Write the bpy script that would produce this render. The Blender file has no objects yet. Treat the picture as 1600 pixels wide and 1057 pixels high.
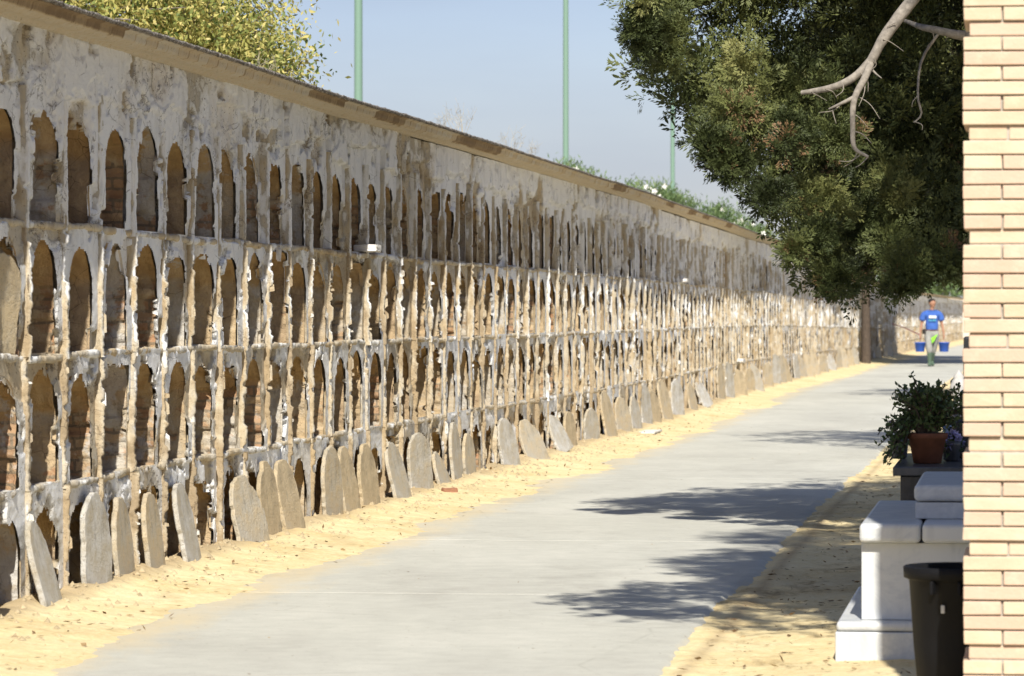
import bpy, bmesh, math, random
import numpy as np
from mathutils import Vector, Matrix
random.seed(7); RNG = np.random.default_rng(7)
scn = bpy.context.scene
COL = scn.collection
F = 6330.0; EYE = 1.34; HY = 492.0
def px(x, D): return (x-800.0)*D/F
def pz(y, D): return EYE+(HY-y)*D/F

# ---------------------------------------------------------------- noise
def _hash(ix, iy, iz, seed):
    h = (ix.astype(np.int64)*374761393 + iy.astype(np.int64)*668265263 + iz.astype(np.int64)*2147483647 + seed*974634777) & 0xffffffff
    h = ((h ^ (h >> 13))*1274126177) & 0xffffffff
    h = h ^ (h >> 16)
    return (h & 0xffff)/65535.0
def vnoise(x, y, z, seed=0):
    x, y, z = np.broadcast_arrays(np.asarray(x, float), np.asarray(y, float), np.asarray(z, float))
    ix, iy, iz = np.floor(x), np.floor(y), np.floor(z)
    fx, fy, fz = x-ix, y-iy, z-iz
    fx = fx*fx*(3-2*fx); fy = fy*fy*(3-2*fy); fz = fz*fz*(3-2*fz)
    r = 0
    for a in (0, 1):
        for b in (0, 1):
            for c in (0, 1):
                w = (fx if a else 1-fx)*(fy if b else 1-fy)*(fz if c else 1-fz)
                r = r + w*_hash(ix+a, iy+b, iz+c, seed)
    return r
def fbm(x, y, z, seed=0, oct=4):
    r = 0; a = .5; t = 0
    for k in range(oct):
        r = r+a*vnoise(np.asarray(x)*2**k, np.asarray(y)*2**k, np.asarray(z)*2**k, seed+k*17); t += a; a *= .5
    return r/t

# ---------------------------------------------------------------- object helpers
def tag(o, label=None, cat=None, group=None, kind=None):
    if label: o['label'] = label
    if cat: o['category'] = cat
    if group: o['group'] = group
    if kind: o['kind'] = kind
    return o
def empty(name, loc=(0, 0, 0), rz=0.0):
    o = bpy.data.objects.new(name, None); COL.objects.link(o); o.location = loc; o.rotation_euler = (0, 0, rz)
    o.empty_display_size = .2
    return o
def mesh_np(name, V, Fc, mat, parent=None, attrs=None, smooth=False, loc=None):
    V = np.asarray(V, np.float32); Fc = np.asarray(Fc, np.int32)
    me = bpy.data.meshes.new(name)
    me.vertices.add(len(V)); me.vertices.foreach_set('co', V.ravel())
    k = Fc.shape[1]
    me.loops.add(Fc.size); me.loops.foreach_set('vertex_index', Fc.ravel())
    me.polygons.add(len(Fc)); me.polygons.foreach_set('loop_start', np.arange(0, Fc.size, k, dtype=np.int32))
    try: me.polygons.foreach_set('loop_total', np.full(len(Fc), k, np.int32))
    except Exception: pass
    me.update(calc_edges=True)
    for an, av in (attrs or {}).items():
        at = me.attributes.new(an, 'FLOAT', 'POINT'); at.data.foreach_set('value', np.asarray(av, np.float32))
    me.validate()
    if smooth: me.polygons.foreach_set('use_smooth', np.ones(len(me.polygons), bool))
    me.materials.append(mat)
    o = bpy.data.objects.new(name, me); COL.objects.link(o)
    if parent is not None: o.parent = parent
    if loc is not None: o.location = loc
    return o
def grid_faces(nu, nv, mask=None, off=0):
    i, j = np.meshgrid(np.arange(nu-1), np.arange(nv-1), indexing='ij')
    a = i*nv+j
    Q = np.stack([a, a+nv, a+nv+1, a+1], -1).reshape(-1, 4)
    if mask is not None: Q = Q[mask.ravel()]
    return Q+off
def bm_obj(name, bm, mat, parent=None, smooth=False, loc=None, rot=None):
    me = bpy.data.meshes.new(name); bm.normal_update(); bm.to_mesh(me); bm.free()
    if smooth:
        for p in me.polygons: p.use_smooth = True
    me.materials.append(mat)
    o = bpy.data.objects.new(name, me); COL.objects.link(o)
    if parent is not None: o.parent = parent
    if loc is not None: o.location = loc
    if rot is not None: o.rotation_euler = rot
    return o
def box(bm, x0, x1, y0, y1, z0, z1, bev=0.0, seg=2):
    r = bmesh.ops.create_cube(bm, size=1)
    vs = r['verts']
    for v in vs:
        v.co = Vector(((x0+x1)/2+v.co.x*(x1-x0), (y0+y1)/2+v.co.y*(y1-y0), (z0+z1)/2+v.co.z*(z1-z0)))
    if bev > 0:
        es = list({e for v in vs for e in v.link_edges})
        bmesh.ops.bevel(bm, geom=es, offset=bev, segments=seg, profile=.5, affect='EDGES')
def lathe(bm, prof, n=24, cx=0, cy=0, cz=0, cap=False):
    rings = []
    for r, z in prof:
        rings.append([bm.verts.new((cx+r*math.cos(2*math.pi*k/n), cy+r*math.sin(2*math.pi*k/n), cz+z)) for k in range(n)])
    for a, b in zip(rings, rings[1:]):
        for k in range(n):
            bm.faces.new((a[k], a[(k+1) % n], b[(k+1) % n], b[k]))
    if cap:
        bm.faces.new(rings[0][::-1]); bm.faces.new(rings[-1])
def tube_np(P, R, n=8, jit=0, seed=0):
    P = np.asarray(P, float); R = np.broadcast_to(np.asarray(R, float), (len(P),))
    T = np.gradient(P, axis=0); T /= np.linalg.norm(T, axis=1)[:, None]+1e-9
    up = np.array([.13, .27, .95]);
    if abs(T[0] @ up) > .9: up = np.array([1., .1, 0])
    A = np.cross(T, up); A /= np.linalg.norm(A, axis=1)[:, None]; B = np.cross(T, A)
    th = np.linspace(0, 2*np.pi, n, endpoint=False)
    V = P[:, None]+R[:, None, None]*(np.cos(th)[None, :, None]*A[:, None]+np.sin(th)[None, :, None]*B[:, None])
    if jit: V = V+(RNG.random(V.shape)-.5)*jit
    V = V.reshape(-1, 3); m = len(P)
    i, k = np.meshgrid(np.arange(m-1), np.arange(n), indexing='ij')
    Q = np.stack([i*n+k, i*n+(k+1) % n, (i+1)*n+(k+1) % n, (i+1)*n+k], -1).reshape(-1, 4)
    return V, Q
def join_np(parts):
    Vs, Qs, o = [], [], 0
    for V, Q in parts: Vs.append(V); Qs.append(Q+o); o += len(V)
    return np.concatenate(Vs), np.concatenate(Qs)
def spline(pts, n=24):
    pts = np.asarray(pts, float); t = np.linspace(0, len(pts)-1, n); out = []
    P = np.vstack([2*pts[0]-pts[1], pts, 2*pts[-1]-pts[-2]])
    for u in t:
        i = min(int(u), len(pts)-2); f = u-i; a, b, c, d = P[i:i+4]
        out.append(.5*((2*b)+(-a+c)*f+(2*a-5*b+4*c-d)*f*f+(-a+3*b-3*c+d)*f**3))
    return np.array(out)

# ---------------------------------------------------------------- materials
class NT:
    def __init__(s, name, rough=.9, spec=.2):
        s.m = bpy.data.materials.new(name); s.m.use_nodes = True; s.t = s.m.node_tree; s.N = s.t.nodes; s.L = s.t.links
        s.b = s.N['Principled BSDF']; s.b.inputs['Roughness'].default_value = rough
        s.b.inputs['Specular IOR Level'].default_value = spec
        s.tc = s.N.new('ShaderNodeTexCoord').outputs['Object']
    def lk(s, a, b): s.L.new(a, b)
    def setin(s, inp, v):
        if isinstance(v, bpy.types.NodeSocket): s.L.new(v, inp)
        else: inp.default_value = v
    def map(s, sc=(1, 1, 1), rot=(0, 0, 0), src=None):
        n = s.N.new('ShaderNodeMapping'); n.inputs['Scale'].default_value = sc; n.inputs['Rotation'].default_value = rot
        s.lk(src or s.tc, n.inputs['Vector']); return n.outputs[0]
    def noise(s, scale, det=5, rough=.6, vec=None, dist=0):
        n = s.N.new('ShaderNodeTexNoise'); n.inputs['Scale'].default_value = scale; n.inputs['Detail'].default_value = det
        n.inputs['Roughness'].default_value = rough; n.inputs['Distortion'].default_value = dist
        s.lk(vec or s.tc, n.inputs['Vector']); return n.outputs['Fac']
    def vor(s, scale, vec=None, feat='F1', out='Distance'):
        n = s.N.new('ShaderNodeTexVoronoi'); n.feature = feat; n.inputs['Scale'].default_value = scale
        s.lk(vec or s.tc, n.inputs['Vector']); return n.outputs[out]
    def attr(s, name):
        n = s.N.new('ShaderNodeAttribute'); n.attribute_name = name; return n.outputs['Fac']
    def ramp(s, f, stops):
        n = s.N.new('ShaderNodeValToRGB'); cr = n.color_ramp
        while len(cr.elements) < len(stops): cr.elements.new(.5)
        for e, (p, c) in zip(cr.elements, stops):
            e.position = p; e.color = (c, c, c, 1) if not isinstance(c, tuple) else (*c, 1)
        s.setin(n.inputs[0], f); return n.outputs[0]
    def math(s, op, a, b=0.0, c=None):
        n = s.N.new('ShaderNodeMath'); n.operation = op; s.setin(n.inputs[0], a); s.setin(n.inputs[1], b)
        if c is not None: s.setin(n.inputs[2], c)
        return n.outputs[0]
    def mix(s, f, a, b, mode='MIX'):
        n = s.N.new('ShaderNodeMix'); n.data_type = 'RGBA'; n.blend_type = mode
        s.setin(n.inputs[0], f)
        for i, v in ((6, a), (7, b)):
            if isinstance(v, tuple): n.inputs[i].default_value = (*v, 1)
            else: s.lk(v, n.inputs[i])
        return n.outputs[2]
    def bump(s, h, st=.4, dist=.01):
        n = s.N.new('ShaderNodeBump'); n.inputs['Strength'].default_value = st; n.inputs['Distance'].default_value = dist
        s.lk(h, n.inputs['Height']); s.lk(n.outputs[0], s.b.inputs['Normal'])
    def col(s, c):
        if isinstance(c, tuple): s.b.inputs['Base Color'].default_value = (*c, 1)
        else: s.lk(c, s.b.inputs['Base Color'])
    def pos(s):
        n = s.N.new('ShaderNodeNewGeometry'); return n.outputs['Position']
def simple(name, c, rough=.6, spec=.3, var=.15, sc=20, metal=0):
    t = NT(name, rough, spec); n = t.noise(sc)
    k = t.ramp(n, [(.3, tuple(x*(1-var) for x in c)), (.7, tuple(min(1, x*(1+var)) for x in c))]); t.col(k)
    t.b.inputs['Metallic'].default_value = metal
    return t.m

WHITE = (.78, .78, .77); CREAM = (.52, .45, .33); TAN = (.34, .265, .17); GREY = (.33, .31, .28); BRICK = (.33, .15, .08)
def masonry(name, bias, sw=.4):
    """lime wash peeling off grey render, tan mortar below; 'peel' attribute drives where."""
    t = NT(name, .95, .1)
    a = t.attr('peel'); r = t.attr('rnd')
    streak = t.noise(1.0, 6, .65, t.map((20, 9, 2.6)))
    patch = t.noise(2.8, 9, .7, t.map((1, .45, 1)))
    fine = t.noise(38, 6, .7, t.map((1, .5, 1)))
    m = t.math('ADD', t.math('MULTIPLY', streak, sw), t.math('MULTIPLY', patch, 1-sw))
    m = t.math('ADD', m, t.math('MULTIPLY', a, .40)); m = t.math('ADD', m, bias)
    m = t.math('ADD', m, t.math('MULTIPLY', t.math('SUBTRACT', r, .46), .20))
    m2 = t.math('ADD', m, t.math('MULTIPLY', t.math('SUBTRACT', fine, .5), .14))
    base = t.ramp(m2, [(.43, WHITE), (.50, (.66, .645, .60)), (.56, (.47, .43, .36)), (.66, CREAM), (.78, (.42, .34, .23)), (.90, TAN)])
    # soot and rain stains
    st = t.ramp(t.noise(1.0, 6, .65, t.map((12, 5, 2.0))), [(.50, 0.0), (.72, 1.0)])
    base = t.mix(t.math('MULTIPLY', st, .34), base, (.26, .245, .22))
    warm = t.ramp(t.noise(1.3, 5, .6), [(.45, 0.0), (.68, 1.0)])
    base = t.mix(t.math('MULTIPLY', t.math('MULTIPLY', warm, .45), t.ramp(a, [(.15, 0.1), (.5, 1.0)])), base, (.50, .37, .20))
    cr = t.ramp(t.vor(9, t.map((1, .35, .8)), 'DISTANCE_TO_EDGE'), [(.0, 1.0), (.016, 0.0)])
    cg = t.ramp(t.noise(4, 3), [(.52, 0.0), (.6, 1.0)])
    base = t.mix(t.math('MULTIPLY', cr, t.math('MULTIPLY', cg, .75)), base, (.09, .07, .05))
    rn = t.noise(3.2, 9, .62, t.map((1, .5, .9)), .6)
    rg = t.ramp(t.math('ABSOLUTE', t.math('SUBTRACT', rn, .5)), [(.0, 1.0), (.007, 0.0)])
    base = t.mix(t.math('MULTIPLY', rg, t.ramp(t.noise(1.9, 4, .6, t.map((1, .5, 1))), [(.48, 0.0), (.56, .85)])), base, (.075, .055, .04))
    edge = t.ramp(t.math('ABSOLUTE', t.math('SUBTRACT', m2, .545)), [(.0, .6), (.012, 0.0)])
    base = t.mix(edge, base, (.20, .16, .11))
    sp = t.ramp(t.noise(55, 4, .7, t.map((1, .5, 1))), [(.34, 1.0), (.39, 0.0)])
    base = t.mix(t.math('MULTIPLY', sp, t.ramp(a, [(.1, .15), (.45, .9)])), base, (.10, .07, .045))
    t.col(base)
    h = t.math('ADD', fine, t.math('MULTIPLY', t.noise(140, 4, .7), .5)); h = t.math('ADD', h, t.math('MULTIPLY', patch, 1.5))
    t.bump(h, .55, .014)
    return t.m
M = {}
M['face'] = masonry('peeling_limewash', -.235, .18)
M['rib'] = masonry('crumbling_divider', .085)
M['ledge'] = masonry('ledge_mortar', .02)
def niche_mat():
    t = NT('niche_inside', .95, .1)
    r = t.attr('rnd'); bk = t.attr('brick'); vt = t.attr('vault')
    patch = t.noise(5, 8, .7); fine = t.noise(45, 5, .7)
    m = t.math('ADD', t.math('MULTIPLY', patch, .8), t.math('MULTIPLY', r, .34))
    plas = t.ramp(m, [(.36, (.54, .50, .43)), (.50, (.44, .37, .27)), (.62, (.50, .38, .23)), (.78, (.34, .25, .16))])
    sep = t.N.new('ShaderNodeSeparateXYZ'); t.lk(t.tc, sep.inputs[0])
    cmb = t.N.new('ShaderNodeCombineXYZ'); t.lk(t.math('ADD', sep.outputs[0], t.math('MULTIPLY', t.noise(6, 4), .05)), cmb.inputs[0]); t.lk(t.math('ADD', sep.outputs[2], t.math('MULTIPLY', t.noise(9, 4, .7), .035)), cmb.inputs[1])
    b = t.N.new('ShaderNodeTexBrick'); t.lk(cmb.outputs[0], b.inputs['Vector']); b.inputs['Scale'].default_value = 1
    b.inputs['Brick Width'].default_value = .23; b.inputs['Row Height'].default_value = .055; b.inputs['Mortar Size'].default_value = .009
    b.inputs['Mortar Smooth'].default_value = .4
    b.inputs['Color1'].default_value = (.36, .19, .10, 1); b.inputs['Color2'].default_value = (.44, .31, .18, 1); b.inputs['Mortar'].default_value = (.20, .15, .10, 1)
    g = t.ramp(t.math('ADD', t.noise(7, 5, .6), t.math('MULTIPLY', t.math('SUBTRACT', bk, .75), .45)), [(.50, 0.0), (.56, 1.0)])
    c = t.mix(t.math('MULTIPLY', g, .85), plas, b.outputs['Color'])
    c = t.mix(t.math('MULTIPLY', vt, .7), c, t.ramp(patch, [(.35, (.60, .40, .17)), (.65, (.42, .25, .10))]))  # vault tint: bare ochre clay plus warm ground bounce painted into the colour
    lw = t.ramp(t.math('ADD', t.noise(3.2, 6, .7), t.math('MULTIPLY', r, -.12)), [(.53, 0.0), (.58, 1.0)])
    c = t.mix(t.math('MULTIPLY', lw, .65), c, (.52, .51, .49))
    cr = t.ramp(t.vor(11, None, 'DISTANCE_TO_EDGE'), [(.0, 1.0), (.02, 0.0)])
    c = t.mix(t.math('MULTIPLY', cr, t.math('MULTIPLY', t.ramp(t.noise(5), [(.5, 0.0), (.6, 1.0)]), .8)), c, (.05, .04, .03))
    t.col(c)
    h = t.math('ADD', t.math('MULTIPLY', patch, 2.0), fine)
    t.bump(h, .8, .015)
    return t.m
M['niche'] = niche_mat()
def slab_mat():
    t = NT('weathered_slab', .92, .15)
    oi = t.N.new('ShaderNodeObjectInfo').outputs['Random']
    p = t.noise(6, 8, .7); f = t.noise(70, 5, .7)
    base = t.ramp(t.math('ADD', t.math('MULTIPLY', p, .7), t.math('MULTIPLY', oi, .3)), [(.28, (.56, .55, .52)), (.42, (.46, .42, .34)), (.58, (.52, .42, .27)), (.8, (.33, .27, .18))])
    sp = t.ramp(f, [(.33, 1.0), (.42, 0.0)])
    base = t.mix(t.math('MULTIPLY', sp, .6), base, (.15, .12, .09))
    lich = t.ramp(t.noise(7, 7, .75, t.map((1, 1, .6))), [(.52, 0.0), (.66, 1.0)])
    base = t.mix(t.math('MULTIPLY', lich, .75), base, (.22, .195, .14))
    dk = t.ramp(t.noise(3.5, 6, .7, t.map((1, 1, .5))), [(.50, 0.0), (.62, 1.0)]); base = t.mix(t.math('MULTIPLY', dk, .5), base, (.17, .145, .11))
    t.col(base); t.bump(t.math('ADD', f, t.math('MULTIPLY', p, 2)), .8, .012)
    return t.m
M['slab'] = slab_mat()
def cornice_mat():
    t = NT('cornice_render', .9, .1)
    a = t.attr('tone'); st = t.noise(1, 6, .6, t.map((18, 18, 5)))
    m = t.math('ADD', t.math('MULTIPLY', a, .8), t.math('MULTIPLY', st, .45))
    c = t.ramp(m, [(.18, (.50, .46, .38)), (.45, (.46, .37, .25)), (.62, (.34, .26, .16)), (.9, (.20, .14, .085))])
    sp = t.ramp(t.noise(60, 4), [(.32, 1.0), (.40, 0.0)])
    c = t.mix(t.math('MULTIPLY', sp, .6), c, (.09, .07, .05))
    t.col(c); t.bump(t.noise(50, 5), .5, .006); return t.m
M['cornice'] = cornice_mat()
t = NT('coping_gravel', .95, .1); v = t.noise(45, 4, .7)
t.col(t.ramp(v, [(.35, (.07, .065, .06)), (.5, (.20, .18, .16)), (.62, (.42, .39, .35))])); t.bump(v, .9, .02); M['coping'] = t.m
def sand_mat(name, litter):
    t = NT(name, 1, .05)
    p = t.noise(1.3, 6, .65); f = t.noise(30, 6, .75); g = t.noise(160, 3, .7)
    c = t.ramp(t.math('ADD', t.math('MULTIPLY', p, .5), t.math('MULTIPLY', f, .5)), [(.36, (.58, .44, .22)), (.47, (.70, .57, .32)), (.6, (.76, .65, .40)), (.72, (.78, .71, .52))])
    d = t.ramp(t.noise(2.3, 8, .75, t.map((1, .45, 1))), [(.54, 0.0), (.66, 1.0)])
    c = t.mix(t.math('MULTIPLY', d, litter), c, (.26, .18, .09))
    sp = t.ramp(g, [(.27, 1.0), (.34, 0.0)])
    c = t.mix(t.math('MULTIPLY', sp, .65), c, (.20, .13, .06))
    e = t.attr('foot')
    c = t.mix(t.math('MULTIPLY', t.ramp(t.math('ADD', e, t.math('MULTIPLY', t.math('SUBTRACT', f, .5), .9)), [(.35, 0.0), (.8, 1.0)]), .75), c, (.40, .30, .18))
    t.col(c); t.bump(t.math('ADD', f, t.math('MULTIPLY', t.noise(9, 4), 2)), .5, .02); return t.m
M['sand'] = sand_mat('yellow_albero_sand', .25)
M['sand_litter'] = sand_mat('littered_sand', .75)
def path_mat():
    t = NT('concrete_path', .95, .04)
    big = t.noise(.8, 5, .6, t.map((1, .35, 1))); mid = t.noise(6, 6, .7); f = t.noise(180, 4, .7)
    c = t.ramp(t.math('ADD', t.math('MULTIPLY', big, .6), t.math('MULTIPLY', mid, .4)), [(.36, (.425, .415, .365)), (.5, (.49, .485, .425)), (.62, (.55, .54, .475))])
    c = t.mix(t.ramp(f, [(.30, .45), (.45, 0.0)]), c, (.22, .2, .17))
    e = t.attr('edge')
    du = t.ramp(t.math('ADD', e, t.math('MULTIPLY', t.math('SUBTRACT', t.noise(3.0, 8, .75, t.map((1, .3, 1))), .5), 1.1)), [(.45, 0.0), (.95, 1.0)])
    c = t.mix(t.math('MULTIPLY', du, .75), c, (.62, .50, .29))
    gr = t.ramp(t.noise(26, 3, .6), [(.66, 0.0), (.70, 1.0)])
    c = t.mix(t.math('MULTIPLY', gr, .5), c, (.22, .18, .13))
    ck = t.ramp(t.vor(.55, t.map((1, .7, 1)), 'DISTANCE_TO_EDGE'), [(.0, 1.0), (.006, 0.0)])
    c = t.mix(t.math('MULTIPLY', ck, t.ramp(t.noise(.9, 3), [(.5, 0.0), (.6, .22)])), c, (.16, .14, .11))
    stn = t.ramp(t.noise(1.1, 7, .7, t.map((1.0, .6, 1), (0, 0, .3))), [(.56, 0.0), (.68, 1.0)])
    c = t.mix(t.math('MULTIPLY', stn, .22), c, (.20, .18, .155))
    t.col(c); t.bump(t.math('ADD', f, t.math('MULTIPLY', mid, 1.5)), .35, .006); return t.m
M['path'] = path_mat()
def brickm():
    t = NT('yellow_facing_brick', .9, .15)
    r = t.attr('rnd'); p = t.noise(14, 6, .65); q = t.noise(7, 3, .5, t.map((1, 1, 2.2)))
    c = t.ramp(r, [(0.0, (.56, .45, .31)), (.35, (.60, .50, .36)), (.6, (.57, .44, .33)), (.85, (.55, .40, .30)), (1.0, (.62, .52, .37))])
    c = t.mix(t.math('MULTIPLY', t.ramp(q, [(.4, 0.0), (.66, 1.0)]), .5), c, (.56, .39, .27))
    c = t.mix(t.math('MULTIPLY', t.ramp(p, [(.52, 0.0), (.7, 1.0)]), .5), c, (.64, .56, .42))
    t.col(c); t.bump(t.noise(90, 4), .5, .004); return t.m
M['brick'] = brickm()
M['mortar'] = simple('mortar_joint', (.40, .37, .32), .95, .1, .2, 60)
def leafmat(name, stops, trans=.25, rough=.55):
    t = NT(name, rough, .25); r = t.attr('rnd')
    c = t.ramp(r, stops); t.col(c)
    tr = t.N.new('ShaderNodeBsdfTranslucent'); t.lk(c, tr.inputs[0])
    mx = t.N.new('ShaderNodeMixShader'); mx.inputs[0].default_value = trans
    t.lk(t.b.outputs[0], mx.inputs[1]); t.lk(tr.outputs[0], mx.inputs[2])
    t.lk(mx.outputs[0], t.N['Material Output'].inputs['Surface']); return t.m
M['cyp'] = leafmat('cypress_foliage', [(0, (.030, .040, .014)), (.35, (.080, .098, .032)), (.7, (.17, .185, .062)), (.90, (.28, .27, .10)), (.93, (.19, .13, .065)), (1, (.22, .13, .065))], .06)
M['yel'] = leafmat('hackberry_foliage', [(0, (.05, .09, .025)), (.28, (.15, .20, .055)), (.5, (.40, .40, .12)), (.75, (.60, .52, .18)), (1, (.72, .62, .30))], .3)
M['ole'] = leafmat('oleander_foliage', [(0, (.06, .11, .04)), (.5, (.14, .21, .08)), (1, (.25, .31, .13))], .25)
M['jade'] = leafmat('jade_foliage', [(0, (.05, .085, .03)), (1, (.12, .16, .06))], .1, .35)
M['bark'] = simple('pale_bark', (.27, .24, .20), .95, .1, .35, 30)
M['bark_dark'] = simple('dark_bark', (.09, .07, .055), .95, .1, .3, 20)
M['litter'] = leafmat('leaf_litter', [(0, (.10, .06, .03)), (.6, (.24, .15, .07)), (1, (.40, .30, .16))], .05, .9)

# ---------------------------------------------------------------- wall frame (s along, n outward, z up)
WP = np.array([(14, -2.66), (18.2, -2.13), (22.8, -1.57), (28.4, -.88), (35, -.03), (46.6, 1.46), (70, 4.17), (108.7, 9.3), (132, 12.5), (151, 15.1), (212, 23.6), (230, 26.1)])
DD = np.arange(13.0, 230, .1)
XX = np.interp(DD, WP[:, 0], WP[:, 1]); XX[DD < 14] = -2.66+(DD[DD < 14]-14)*.126
ker = np.hanning(41); ker /= ker.sum(); pad = np.concatenate([XX[0]+(np.arange(-20, 0))*.0126, XX, XX[-1]+np.arange(1, 21)*.0139])
XX = np.convolve(pad, ker, 'valid')
SS = np.concatenate([[0], np.cumsum(np.hypot(np.diff(DD), np.diff(XX)))])
TX = np.gradient(XX, SS); TY = np.gradient(DD, SS)
def ZK(s): return np.interp(s, [0, 60, 115, 300], [1, 1, .80, .80])
def W(s, n, z):
    s, n, z = np.broadcast_arrays(np.asarray(s, float), np.asarray(n, float), np.asarray(z, float))
    x = np.interp(s, SS, XX); y = np.interp(s, SS, DD); tx = np.interp(s, SS, TX); ty = np.interp(s, SS, TY)
    zz = np.where(z > 0, z*ZK(s), z)
    return np.stack([x+ty*n, y-tx*n, zz], -1)
def s_of_D(D): return float(np.interp(D, DD, SS))
def s_of_px(xp, n):
    P = W(SS, n, 0); q = 800+F*P[:, 0]/P[:, 1]
    return float(np.interp(xp, q, SS))
def tang(s): return math.atan2(float(np.interp(s, SS, TX)), float(np.interp(s, SS, TY)))  # angle from +Y towards +X

PITCH = .740
S0 = s_of_D(18.4)-5*PITCH
NC = int((s_of_D(212)-S0)/PITCH)
FLO = [0.0, .555, 1.153, 1.748]          # niche floors, bottom row first
NEAR0, NEARC = 4, 25                       # the 25 columns whose niches show largest
sc_ = np.array([S0+PITCH*j+random.uniform(-.012, .012) for j in range(NC)])
sd_ = np.concatenate([[sc_[0]-PITCH/2], (sc_[1:]+sc_[:-1])/2, [sc_[-1]+PITCH/2]])   # divider centres
rr = random.Random(11)
NI = {}
for j in range(NC):
    for r in range(4):
        hw = .250+rr.uniform(-.022, .022)
        if r == 0: top, spr = .455, .26
        else: top, spr = .53, .31
        NI[j, r] = dict(c=sc_[j]+rr.uniform(-.02, .02), hw=hw, z0=FLO[r]+.03, top=FLO[r]+top+rr.uniform(-.03, .02), spr=FLO[r]+spr+rr.uniform(-.03, .03),
                        broken=rr.random() < (.13 if j > 11 else .04), rec=.006+rr.random()*.012+(.020 if (r == 3 and rr.random() < (.6 if j < 14 else .95)) else 0), rnd=rr.random(), brick=rr.random())
ZREC = np.array([2.375+rr.uniform(-.05, .09) for _ in range(NC)])
ZREC[10:22] += .05*RNG.random(12)
wall = empty('niche_wall', (0, 0, 0))
tag(wall, 'long crumbling whitewashed cemetery wall of empty arched burial niches in four rows', 'burial wall')

def inhole(s, z, smin, smax, soft=0.0):
    j = np.clip(np.searchsorted(sd_, s)-1, 0, NC-1)
    e = (fbm(s*30, z*30, 3.1, 5, 3)-.5)*.016+(fbm(s*5, z*5, 9.1, 6, 2)-.5)*.016-.03*(fbm(s*8, z*8, 5, 7, 3) > .68)+.0
    m = np.zeros(s.shape, bool)
    for r in range(4):
        c = np.array([NI[k, r]['c'] for k in range(NC)])[j]; hw = np.array([NI[k, r]['hw'] for k in range(NC)])[j]+e
        z0 = NI[0, r]['z0']; top = np.array([NI[k, r]['top'] for k in range(NC)])[j]+e; spr = np.array([NI[k, r]['spr'] for k in range(NC)])[j]
        br = np.array([NI[k, r]['broken'] for k in range(NC)])[j]
        u = np.clip(np.abs(s-c)/hw, 0, 1)
        arch = spr+(top-spr)*np.sqrt(np.clip(1-u**2, 0, 1))
        arch = np.where(br, top+.02+e, arch); hw2 = np.where(br, .30, hw)
        m |= (np.abs(s-c) < hw2) & (z > z0-.02) & (z < arch)
    return m
def face_block(sa, sb, ds, dz):
    S = np.arange(sa, sb+ds*.5, ds); Z = np.arange(-.05, 2.65, dz); nu, nv = len(S), len(Z)
    s, z = np.meshgrid(S, Z, indexing='ij')
    js = np.clip(np.searchsorted(sd_, s)-1, 0, NC-1)
    hole = inhole(s, z, sa, sb)
    peel = fbm(s*.9, z*2.2, 0, 21, 6); streak = fbm(s*2.6, z*4.5, 0, 22, 6)
    P = peel*.7+streak*.3
    plane = np.zeros(s.shape)
    row = np.clip(np.searchsorted(FLO, z)-1, 0, 3)
    rec = np.zeros(s.shape)
    for r in range(4):
        a = np.array([NI[k, r]['rec'] for k in range(NC)])
        rec = np.where(row == r, a[js], rec)
    zt = ZREC[js]+(fbm(s*5, 0, 0, 31, 3)-.5)*.07+(fbm(s*40, 0, 0, 32, 3)-.5)*.03
    near_top = z > zt
    n = np.where(near_top, 0.0, -rec)
    pk = (P > .535)
    n = n-np.where(pk, .009, 0)-np.where(P > .60, .010, 0)
    deep = (fbm(s*4.5, z*5.0, 4, 41, 6)+.10*(fbm(s*.9, z*.9, 2, 42, 2)-.5) > .645)
    n = n-np.where(deep, .026, 0)
    n = n+(fbm(s*16, z*30, 0, 51, 4)-.5)*.007+(fbm(s*2, z*2, 0, 52, 2)-.5)*.016
    V = W(s+(fbm(s*40, z*40, 7, 61, 2)-.5)*ds*.8, n, z).reshape(-1, 3)
    # drop cells inside openings
    h = hole[:-1, :-1] & hole[1:, :-1] & hole[:-1, 1:] & hole[1:, 1:]
    Q = grid_faces(nu, nv, ~h)
    low = np.clip((1.9-z)/1.9, 0, 1)
    pe = np.clip((P-.47)*4.5, 0, 1)+deep*.6+np.where(near_top, -.20, .0)+low*.46
    rnd = np.array([NI[k, 1]['rnd'] for k in range(NC)])[js]
    return V, Q, pe.ravel(), rnd.ravel()
blocks = [(13.3, 29.6, .0095, .0095), (29.6, 50, .018, .017), (50, 90, .03, .03), (90, 212.5, .05, .05)]
Vs, Qs, A1, A2, off = [], [], [], [], 0
for D0, D1, ds, dz in blocks:
    a = s_of_D(D0); b = s_of_D(D1)
    n_ = max(1, int((b-a)/6))
    e = np.linspace(a, b, n_+1)
    for q0, q1 in zip(e, e[1:]):
        S = q0+np.arange(0, int(math.ceil((q1-q0)/ds))+1)*ds
        V, Q, pe, rn = face_block(q0, q1+ds, ds, dz)
        Vs.append(V); Qs.append(Q+off); A1.append(pe); A2.append(rn); off += len(V)
mesh_np('wall_face', np.concatenate(Vs), np.concatenate(Qs), M['face'], wall, dict(peel=np.concatenate(A1), rnd=np.concatenate(A2)))

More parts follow.
